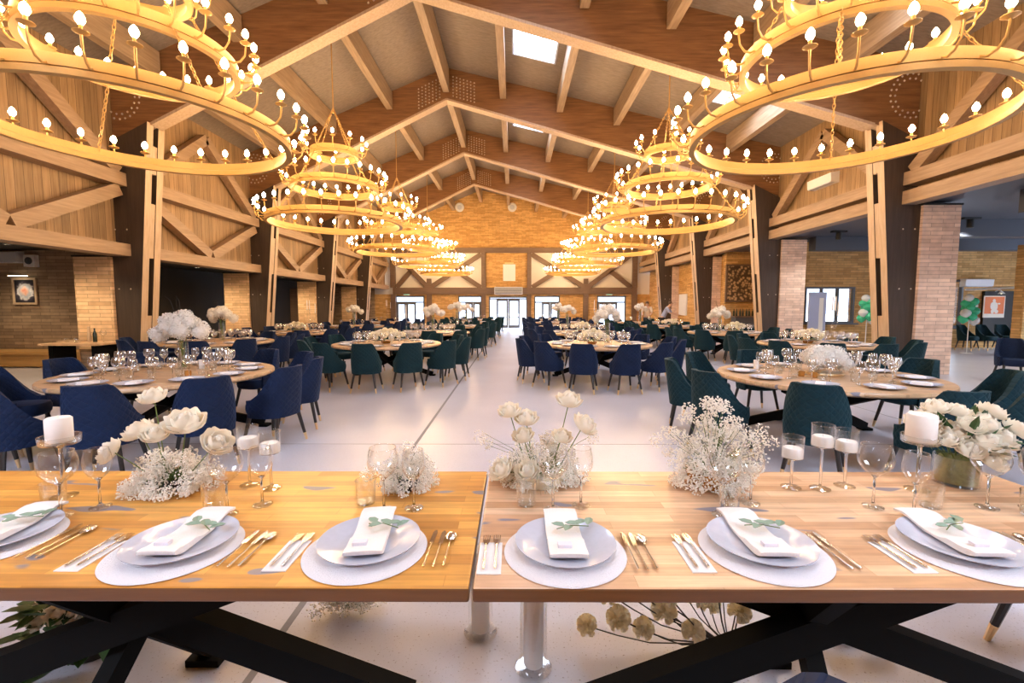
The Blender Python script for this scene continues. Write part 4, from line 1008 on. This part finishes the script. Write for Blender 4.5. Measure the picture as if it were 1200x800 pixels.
PTS=[(-.60,.02,.10),(-.50,.06,.22),(-.47,-.02,.16),(-.42,.08,.27),(-.36,.0,.10),(-.33,.1,.21),(-.27,-.02,.27),(-.25,.06,.13),(-.18,.12,.24),(-.15,.0,.08),(-.1,.1,.17),(-.05,.02,.28),(.02,.12,.22),(.06,.05,.13),(-.55,.1,.30),(-.38,.13,.31),(-.02,.14,.1),(.1,.12,.25)]
cream_bunch(.95,1.90,'cream ruffled flowers on dark stems, on the floor under the right half',PTS)
cream_bunch(1.5,2.0,'smaller cream flower bunch on the floor right of the table leg hub',[(-.12,.0,.14),(.06,.03,.22),(.16,-.02,.12),(-.05,.06,.3),(.2,.06,.26)])

# ------------------------------------------------------------------ centrepieces on the round tables
VM=MB(); VM.lathe([(0,.001),(.07,.001),(.072,.006),(.06,.05),(.058,.36),(.055,.36),(.056,.05),(0,.02)],24); VASE=VM.mesh('tall_vase',M['glass'],True,60)
def tall_flowers(x,y,label,h=.36,r=.2,nh=9,seed=0,twigs=True):
    rr=random.Random(seed+11); t=thing('tall_flower_vase',label,'flowers',(x,y,TZ))
    o=inst(VASE,'vase',(0,0,0),parent=t); o.scale=(1,1,h/.36)
    for k in range(nh):
        a=k*2.4; d=r*math.sqrt((k+.3)/nh); z=h+.09+.2*(1-(d/r)**2)+rr.uniform(-.03,.04)
        inst(HYD[k%2],'hydrangea_head',(d*math.cos(a)*1.1,d*math.sin(a)*.9,z),rr.uniform(0,6),parent=t)
    m=MB()
    for k in range(7): m.tube([(rr.uniform(-.02,.02),rr.uniform(-.02,.02),.02),(rr.uniform(-.05,.05),rr.uniform(-.05,.05),h+.08)],.004,4)
    m.build('stems',M['stem'],t)
    if twigs:
        m=MB()
        for k in range(3):
            a=rr.uniform(0,6); p=[(0,0,h),(.06*math.cos(a),.06*math.sin(a),h+.3),(.13*math.cos(a),.1*math.sin(a),h+.5),(.2*math.cos(a),.1*math.sin(a),h+.56)]; m.tube(p,[.004,.003,.002,.001],4)
        m.build('twigs',M['dstem'],t)
def low_flowers(x,y,label,r=.2,n=14,seed=0,me=None,box=False,green=True):
    rr=random.Random(seed+31); t=thing('low_flower_centrepiece',label,'flowers',(x,y,TZ))
    m=MB()
    if box: m.lathe([(0,0),(r*.95,0),(r,.015),(r*.95,.03),(0,.03)],24); m.build('tray',M['goldtip'],t,True)
    else: m.lathe([(0,0),(.08,0),(.1,.05),(.09,.05),(0,.04)],20); m.build('bowl',M['amber'],t,True)
    for k in range(n):
        a=k*2.4; d=r*.95*math.sqrt((k+.4)/n); z=.1+.13*(1-(d/r)**2)+rr.uniform(-.02,.03)
        if box: inst(HYD[k%2],'hydrangea_head',(d*math.cos(a),d*math.sin(a),z+.02),rr.uniform(0,6),parent=t)
        else: rose_on(t,(d*math.cos(a),d*math.sin(a),z),(math.cos(a)*d*4,math.sin(a)*d*4,.9),(ROSE,ROSEW,CREAM)[k%3] if me is None else me,1.15,name='rose')
    if green and not box:
        m=MB()
        for k in range(22):
            a=rr.uniform(0,6.28); leaf(m,Matrix.Translation((.1*math.cos(a),.1*math.sin(a),.06))@Matrix.Rotation(a-PI/2,4,'Z')@Matrix.Rotation(rr.uniform(0,.8),4,'X'),.13,.05)
        m.build('leaves',M['euc'],t,True)
def taper(x,y,z,h,label,group):
    m=MB(); m.lathe([(0,0),(.012,0),(.011,h*.9),(.007,h),(0,h)],10); m.tube([(0,0,h),(0,0,h+.015)],.0015,4); o=m.build('taper_candle',M['wax'],None,True,sharp=50); o.location=(x,y,z); props(o,label,'candle',group)
def candelabra(x,y,desc,h=.55,n=3,sp=.16):
    m=MB(); m.lathe([(0,0),(.07,0),(.072,.01),(.015,.03),(.01,.06),(.01,h*.55),(.018,h*.57),(.01,h*.6),(.009,h),(0,h)],16)
    tops=[]
    for k in range(n):
        a=2*PI*k/n+.4; cx,cy,hz=(0,0,h+.06) if (n==3 and k==1) else (sp*math.cos(a),sp*math.sin(a)*.7,h-.04+.05*k)
        if (cx,cy)!=(0,0): m.tube([(0,0,h*.55),(cx*.6,cy*.6,h*.52),(cx,cy,h*.68),(cx,cy,hz)],.007,6)
        else: m.tube([(0,0,h-.02),(0,0,hz)],.007,6)
        m.lathe([(.008,hz-.03),(.022,hz-.02),(.022,hz+.02),(.014,hz+.02),(.014,hz),(0,hz)],12,c=(cx,cy,0)); tops.append((cx,cy,hz+.0005))
    o=m.build('candelabra',M['glass'],None,True,sharp=60); o.location=(x,y,TZ); props(o,'tall clear glass candelabra %s'%desc,'candelabra','glass candelabras')
    for k,(cx,cy,hz) in enumerate(tops): taper(x+cx,y+cy,TZ+hz,.28,'white taper candle, %s of candelabra %s'%(('left or right arm' if False else ['first arm','centre arm','last arm'][k])if n==3 else 'top',desc),'tapers %s'%desc)
tall_flowers(-4.1,5.6,'tall glass vase of white hydrangea with a bare twig on the nearest left table',.34,.24,14,1)
tall_flowers(-6.5,10.1,'tall glass vase of cream white blooms on the left wall table in second row',.40,.24,10,2)
tall_flowers(-6.15,17.5,'tall glass vase of cream blooms on the left wall table in fourth row',.45,.26,9,3,False)
tall_flowers(-2.42,13.6,'tall vase of blush blooms on the left aisle table in third row',.42,.26,9,4,False)
tall_flowers(-2.2,17.7,'tall vase of white blooms on the left aisle table in fourth row',.55,.34,12,5,False)
tall_flowers(1.98,9.62,'tall glass vase of white blooms on the right aisle table in second row',.42,.22,10,6,False)
tall_flowers(2.05,17.4,'tall vase of pale blooms on the right aisle table in fourth row',.45,.26,9,7,False)
tall_flowers(6.1,13.5,'tall vase of white and cream blooms on the right wall table in third row',.38,.26,10,8,True)
tall_flowers(6.0,21.6,'tall vase of white blooms on the right wall table in fifth row',.5,.28,9,9,False)
tall_flowers(-2.25,21.6,'tall vase of white blooms on the left aisle table in fifth row',.5,.28,9,10,False)
tall_flowers(2.1,21.5,'tall vase of white blooms on the right aisle table in fifth row',.5,.28,9,12,False)
low_flowers(3.53,5.15,'low dense white hydrangea cluster on a brass tray, nearest right table',.2,14,1,box=True)
low_flowers(-2.65,9.4,'low cream rose centrepiece on the left aisle table in second row',.36,34,2)
low_flowers(1.6,9.25,'low white rose centrepiece on the right aisle table in second row',.3,28,3)
low_flowers(-6.4,13.3,'low cream rose centrepiece on the left wall table in third row',.27,22,4)
low_flowers(2.0,13.4,'low white rose centrepiece on the right aisle table in third row',.28,20,5)
low_flowers(6.15,9.5,'low white and cream flower centrepiece on the right wall table in second row',.28,24,6)
low_flowers(6.45,13.25,'low yellow cream flower centrepiece on the right wall table in third row',.24,18,7,CREAM)
low_flowers(6.0,17.4,'low white rose centrepiece on the right wall table in fourth row',.3,18,8)
candelabra(6.45,9.25,'on the right wall table in second row',.62)
candelabra(-6.1,13.6,'on the left wall table in third row',.6)
candelabra(2.35,13.3,'on the right aisle table in third row',.6)
candelabra(-6.0,21.6,'on the left wall table in fifth row',.7)
candelabra(-2.33,9.86,'on the left aisle table in second row',.55,1,0)
for i,(x,y,d) in enumerate(((-3.88,5.6,'nearest left table, beside the hydrangea vase'),(3.0,5.6,'nearest right table, left of the hydrangeas'))):
    m=MB(); m.lathe([(0,0),(.03,0),(.03,.11),(0,.108)],16); o=m.build('pillar_candle',M['wax'],None,True,sharp=50); o.location=(x,y,TZ); props(o,'small white pillar candle on the %s'%d,'candle','small pillar candles')
for i,(x,y,d) in enumerate(((3.17,4.98,'left of the hydrangeas on the nearest right table, left one'),(3.26,4.90,'left of the hydrangeas on the nearest right table, right one'),(-3.62,5.0,'among the glasses on the nearest left table'))):
    m=MB(); m.lathe([(0,.002),(.028,.002),(.034,.03),(.032,.06),(.028,.06),(.026,.01),(0,.008)],16); o=m.build('tealight_cup',M['amber'],None,True,sharp=50); o.location=(x,y,TZ); props(o,'small amber tealight cup %s'%d,'candle holder','amber tealight cups')

# side table with bottles at left, bar shelf at right, wine rack, balloons, bin
t=thing('side_table','rectangular wooden side table by the left brick pillar','table',(-9.15,9.6,0))
m=MB(); m.box(-.62,.62,-.34,.34,.71,.75); m.build('table_top',M['rtop'],t)
for sx in (-1,1): 
    m=MB(); m.box(sx*.45-.05,sx*.45+.05,-.25,.25,0,.71); m.build('leg',M['blackmetal'],t)
BT=MB(); BT.lathe([(0,0),(.036,0),(.037,.01),(.037,.18),(.014,.24),(.014,.30),(0,.30)],14); BOT=BT.mesh('bottle',M['bottle'],True,50)
BT=MB(); BT.lathe([(0,0),(.03,0),(.04,.1),(.03,.2),(.02,.28),(.028,.33),(0,.33)],14); MILL=BT.mesh('pepper_mill',M['pale'],True,50)
for i,(me,n,x,y,l) in enumerate(((MILL,'pepper_mill',-9.15,9.75,'tall pale pepper mill on the left side table'),(BOT,'bottle',-9.0,9.72,'dark bottle right of the pepper mill on the side table'),(TUMB,'tumbler',-9.5,9.6,'leftmost tumbler on the side table by the left pillar'),(TUMB,'tumbler',-9.38,9.7,'second tumbler from the left on the left side table'),(TUMB,'tumbler',-9.28,9.58,'third tumbler from the left on the left side table'),(BALLOON,'wine_glass',-8.8,9.7,'wine glass at the right end of the left side table'))):
    inst(me,n,(x,y,TZ),0,l,{'pepper_mill':'pepper mill','bottle':'bottle','tumbler':'glass','wine_glass':'wine glass'}[n],'')
m=MB(); m.box(-.32,.2,-.1,.1,0,.02); o=m.build('serving_board',M['pale']); o.location=(-9.55,9.85,TZ); props(o,'pale serving board on the left end of the side table','board')
t=thing('wine_rack','dark wine rack with pale bottles in the third left bay','rack',(-9.6,21.6,0))
m=MB(); m.box(-.9,.9,-.2,-.17,0,2.3)
for i in range(6): m.box(-.9,.9,-.17,.2,.3+i*.4,.33+i*.4)
for x in (-.9,.87): m.box(x,x+.03,-.17,.2,0,2.3)
m.build('frame',M['timber'],t)
t=thing('bar_log_panel','wall panel of stacked log ends above the bar at right','wall panel',(9.6,19.42,1.75)); m=MB(); m.box(-.55,.75,0,.07,0,1.45); m.build('log_fill',M['logs'],t)
m=MB(); m.box(-.62,-.55,-.03,.08,-.07,1.52); m.box(.75,.82,-.03,.08,-.07,1.52); m.box(-.55,.75,-.03,.08,1.45,1.52); m.box(-.55,.75,-.03,.08,-.07,0); m.build('frame',M['timber'],t)
t=thing('bar_counter','dark bar counter under the log panel at right','bar',(9.6,18.9,0)); m=MB(); m.box(-.55,.75,-.25,.25,1.05,1.1); m.build('counter_top',M['timber'],t); m=MB(); m.box(-.5,.7,-.2,.2,0,1.05); m.build('counter_front',M['slate'],t)
for i in range(9): inst(BOT,'bottle',(9.14+i*.13,18.95+.04*(i%2),1.1005),0,'dark bottle standing on the bar counter under the log panel','bottle','bottles on the bar counter')
m=MB(); m.box(-.55,.55,-.03,.03,0,1.15); o=m.build('wall_board',M['white']); o.location=(9.22,24.9,1.0); o.rotation_euler=(0,0,PI/2); props(o,'white board on the ochre brick wall behind the people','board')
t=thing('brick_chimney','stepped ochre brick flue on the far right wall','chimney',(9.1,27.2,0)); m=MB(); m.box(-.15,.14,-.3,.3,0,3.75)
for i in range(24): m.box(-.2,-.15,-.3,.3,.2+i*.15,.27+i*.15)
m.build('shaft',M['bricko'],t)
def balloons(x,y,label,seed,z0,zh):
    rr=random.Random(seed); t=thing('balloon_stand',label,'balloons',(x,y,0)); m=MB(); m.lathe([(0,0),(.16,0),(.16,.02),(.012,.03),(.012,z0+.1),(0,z0+.1)],14); m.build('stand',M['white'],t,True)
    for k in range(13):
        z=z0+zh*k/12; a=k*2.4; r_=.16*(1-.35*k/12)
        m=MB(); rb=rr.uniform(.11,.15); m.lathe([(0,-rb*1.15),(rb*.3,-rb*.95),(rb*.8,-rb*.5),(rb,0),(rb*.85,rb*.55),(rb*.45,rb*.9),(0,rb)],12); o=m.build('balloon',M['green'] if k%4 else M['wballoon'],t,True); o.location=(r_*math.cos(a),r_*math.sin(a)*.7,z)
balloons(14.55,14.6,'green and white balloon cluster on a stand before the bright window',2,1.05,.72)
balloons(11.75,15.2,'green balloon cluster half hidden behind the right near post',5,1.05,.72)
m=MB(); m.lathe([(0,0),(.2,0),(.23,.42),(.21,.42),(.19,.02),(0,.02)],18); o=m.build('waste_bin',M['white'],None,True,sharp=50); o.location=(13.3,14.6,0); props(o,'small pale bin on the floor beside the right brick pillar','bin')
t=thing('folding_screen','pale blue white door panel beyond the second right brick pillar','panel',(10.75,16.2,0)); m=MB(); m.box(-.3,.3,-.03,.03,0,2.0); m.build('panel',M['shirtb'],t); m=MB(); m.box(.05,.2,-.04,-.03,.2,1.8); m.build('panel_strip',M['white'],t)  # blue door with white drapes, simplified to one flat panel

# ------------------------------------------------------------------ people far back at right
def person(x,y,rz,label,shirt,bend=0,arm=(.22,.25)):
    """one skinned body (skin), with hair and clothing as its children"""
    t=thing('person',label,'person',(x,y,0),rz)
    lean=lambda z: -.0+bend*max(0,z-.92)
    J={'pel':(0,0,.95),'sp':(0,-lean(1.2),1.2),'ch':(0,-lean(1.4),1.38),'nk':(0,-lean(1.52)-.02,1.5),'hd':(0,-lean(1.6)-.03,1.6),'tp':(0,-lean(1.7)-.035,1.72)}
    def skin(name,V,E,Rd,mat,parent,root=0):
        me=bpy.data.meshes.new(name); me.from_pydata(V,E,[]); me.materials.append(mat); o=bpy.data.objects.new(name,me); COL.objects.link(o); o.parent=parent
        md=o.modifiers.new('Skin','SKIN'); 
        for i,r in enumerate(Rd): me.skin_vertices[0].data[i].radius=r if isinstance(r,tuple) else (r,r) 
        md.use_smooth_shade=True; s=o.modifiers.new('Sub','SUBSURF'); s.levels=1; s.render_levels=2; return o
    def mk(name,V,E,Rd,mat):
        me=bpy.data.meshes.new(name); me.from_pydata(V,E,[]); me.materials.append(mat); o=bpy.data.objects.new(name,me); COL.objects.link(o); o.parent=t
        md=o.modifiers.new('Skin','SKIN'); md.use_smooth_shade=True
        if not me.skin_vertices: me.attributes.new('skin_vertex','FLOAT',"POINT") if False else None
        for i,r in enumerate(Rd): me.skin_vertices[0].data[i].radius=r if isinstance(r,tuple) else (r,r)
        me.skin_vertices[0].data[0].use_root=True
        s=o.modifiers.new('Sub','SUBSURF'); s.levels=1; s.render_levels=2; return o
    def limbs(side):
        sh=(side*.19,J['ch'][1],1.42); el=(side*.25,J['ch'][1]-arm[0]*.5,1.17); wr=(side*.2,J['ch'][1]-arm[0]*.5-arm[1],1.08); hd=(side*.19,wr[1]-.09,1.07); return sh,el,wr,hd
    V=[J['pel'],J['sp'],J['ch'],J['nk'],J['hd'],J['tp']]; E=[(0,1),(1,2),(2,3),(3,4),(4,5)]; Rd=[(.15,.11),(.13,.10),(.15,.11),.055,(.075,.09),(.05,.06)]
    for s in (-1,1):
        b0=len(V); sh,el,wr,hd=limbs(s); V+= [sh,el,wr,hd]; E+=[(2,b0),(b0,b0+1),(b0+1,b0+2),(b0+2,b0+3)]; Rd+=[.055,.042,.03,(.035,.02)]
        for f in range(5):
            c=len(V); fx=hd[0]+(f-2)*.017; V+=[(fx,hd[1]-.055+abs(f-2)*.008,hd[2]-.01),(fx,hd[1]-.085+abs(f-2)*.012,hd[2]-.03)]; E+=[(b0+3,c),(c,c+1)]; Rd+=[.009,.007]
        b1=len(V); V+=[(s*.1,0,.88),(s*.11,-.015,.48),(s*.11,.02,.08),(s*.115,-.13,.035)]; E+=[(0,b1),(b1,b1+1),(b1+1,b1+2),(b1+2,b1+3)]; Rd+=[.085,.06,.042,(.045,.03)]
    body=mk('body',V,E,Rd,M['skin'])
    V=[(0,-lean(.95),.9),J['sp'],J['ch']]; E=[(0,1),(1,2)]; Rd=[(.17,.13),(.155,.125),(.175,.13)]
    for s in (-1,1):
        b0=len(V); sh,el,wr,hd=limbs(s); V+=[sh,el]; E+=[(2,b0),(b0,b0+1)]; Rd+=[.072,.058]
    mk('shirt',V,E,Rd,shirt)
    V=[(0,0,.95)]; E=[]; Rd=[(.165,.125)]
    for s in (-1,1):
        b1=len(V); V+=[(s*.1,0,.86),(s*.11,-.015,.48),(s*.11,.02,.1)]; E+=[(0,b1),(b1,b1+1),(b1+1,b1+2)]; Rd+=[.1,.075,.062]
    mk('trousers',V,E,Rd,M['trouser'])
    h=MB(); hx,hy,hz=J['hd']; h.ball((hx,hy+.025,hz+.07),.095,sq=(.95,1.05,.95),lat=8,lon=12); h.build('hair',M['hair'],t,True)
    f=MB(); 
    for s in (-1,1): f.ball((s*.033,hy-.088,hz+.04),.012)
    f.build('eyes',M['black'],t,True); f=MB(); f.ball((0,hy-.1,hz+.01),.016,sq=(.7,1,1.2)); f.ball((0,hy-.088,hz-.03),.022,sq=(1,.4,.3)); f.build('nose_and_mouth',M['skin'],t,True)
    for s in (-1,1): pass
person(6.9,23.6,R(-20),'person standing in a beige shirt far back near the right wall',M['shirtc'],.1)
person(7.45,22.9,R(60),'person in a pale blue shirt bending forward far back at right',M['shirtb'],.55,(.3,.3))

# ------------------------------------------------------------------ light, sky, camera
w=bpy.data.worlds.new('sky'); scene.world=w; w.use_nodes=True; bg=w.node_tree.nodes['Background']; bg.inputs[0].default_value=(.70,.815,1.0,1)
_nt=w.node_tree; _tc=N(_nt,'ShaderNodeTexCoord'); _sx=N(_nt,'ShaderNodeSeparateXYZ'); _nt.links.new(_tc.outputs['Generated'],_sx.inputs[0])
_mr=N(_nt,'ShaderNodeMapRange',interpolation_type='SMOOTHSTEP'); _mr.inputs['From Min'].default_value=.02; _mr.inputs['From Max'].default_value=.75; _mr.inputs['To Min'].default_value=2.2; _mr.inputs['To Max'].default_value=26
_nt.links.new(_sx.outputs[2],_mr.inputs['Value']); _nt.links.new(_mr.outputs['Result'],bg.inputs[1])
def lamp(kind,loc,energy,col,rot=(0,0,0),**k):
    d=bpy.data.lights.new('lamp',kind); d.energy=energy; d.color=col
    for a,v in k.items(): setattr(d,a,v)
    o=bpy.data.objects.new('lamp',d); COL.objects.link(o); o.location=loc; o.rotation_euler=rot; return o
lamp('SPOT',(-12.62,11.58,2.24),18,(1,.78,.5),(R(-8),0,0),spot_size=R(110),spot_blend=.6,shadow_soft_size=.05)
for (x,y,e,c) in ((11.8,12.0,120,(1,.93,.85)),(9.9,14.1,120,(1,.93,.85)),(14.5,7.6,160,(1,.93,.85)),(10.2,7.9,160,(1,.9,.8))): lamp('SPOT',(x,y,3.52),e,c,(0,0,0),spot_size=R(140),spot_blend=.7,shadow_soft_size=.05)  # the last spot is added fill for the nearest right pier
for (x,y,e) in ((-9.6,8.7,150),(-12.6,10.2,75),(-9.7,14.0,130),(-9.7,19.2,130)): lamp('SPOT',(x,y,2.68),e,(1,.74,.45),(0,0,0),spot_size=R(150),spot_blend=.7,shadow_soft_size=.05)  # warm fill spots added to brighten the left piers and niche
lamp('SPOT',(17.3,16.2,1.9),10,(1,.85,.65),(R(-20),0,0),spot_size=R(100),spot_blend=.6,shadow_soft_size=.04)
def portal(loc,rot,sx,sy):
    d=bpy.data.lights.new('daylight_portal','AREA'); d.shape='RECTANGLE'; d.size=sx; d.size_y=sy; d.cycles.is_portal=True
    o=bpy.data.objects.new('daylight_portal',d); COL.objects.link(o); o.location=loc; o.rotation_euler=rot
for (xa,xb) in SKX:
    for (ya,yb) in SKY: portal(((xa+xb)/2,(ya+yb)/2,ztop((xa+xb)/2)+.32),(0,0,0),xb-xa,yb-ya)
for (a,c,h) in ops: portal(((a+c)/2,31.6,h/2),(R(-90),0,0),c-a,h)
for (a,c,z0,z1) in op: portal(((a+c)/2,17.05,(z0+z1)/2),(R(-90),0,0),c-a,z1-z0)
portal((20.4,8.5,1.9),(0,R(90),0),2.6,11)
for x in (-4.5,4.5): portal((x,-1.8,4.1),(R(90),0,0),3,2.2)
cam=bpy.data.cameras.new('camera'); co=bpy.data.objects.new('camera',cam); COL.objects.link(co); scene.camera=co
cam.sensor_width=36; cam.lens=36*533/1200; cam.clip_start=.05; cam.clip_end=200
co.location=(0,0,1.53); co.rotation_euler=(R(90-4.5056),0,math.atan((602-600)/533*math.cos(R(4.5056))))
scene.view_settings.view_transform='Standard'; scene.view_settings.look='None'; scene.view_settings.gamma=1; scene.view_settings.use_curve_mapping=False
scene.view_settings.exposure=0.32
cy=scene.cycles
cy.use_denoising=True; cy.max_bounces=10; cy.transparent_max_bounces=24; cy.diffuse_bounces=4; cy.glossy_bounces=4; cy.transmission_bounces=6
cy.sample_clamp_indirect=6; cy.caustics_reflective=False; cy.caustics_refractive=False; cy.use_light_tree=True
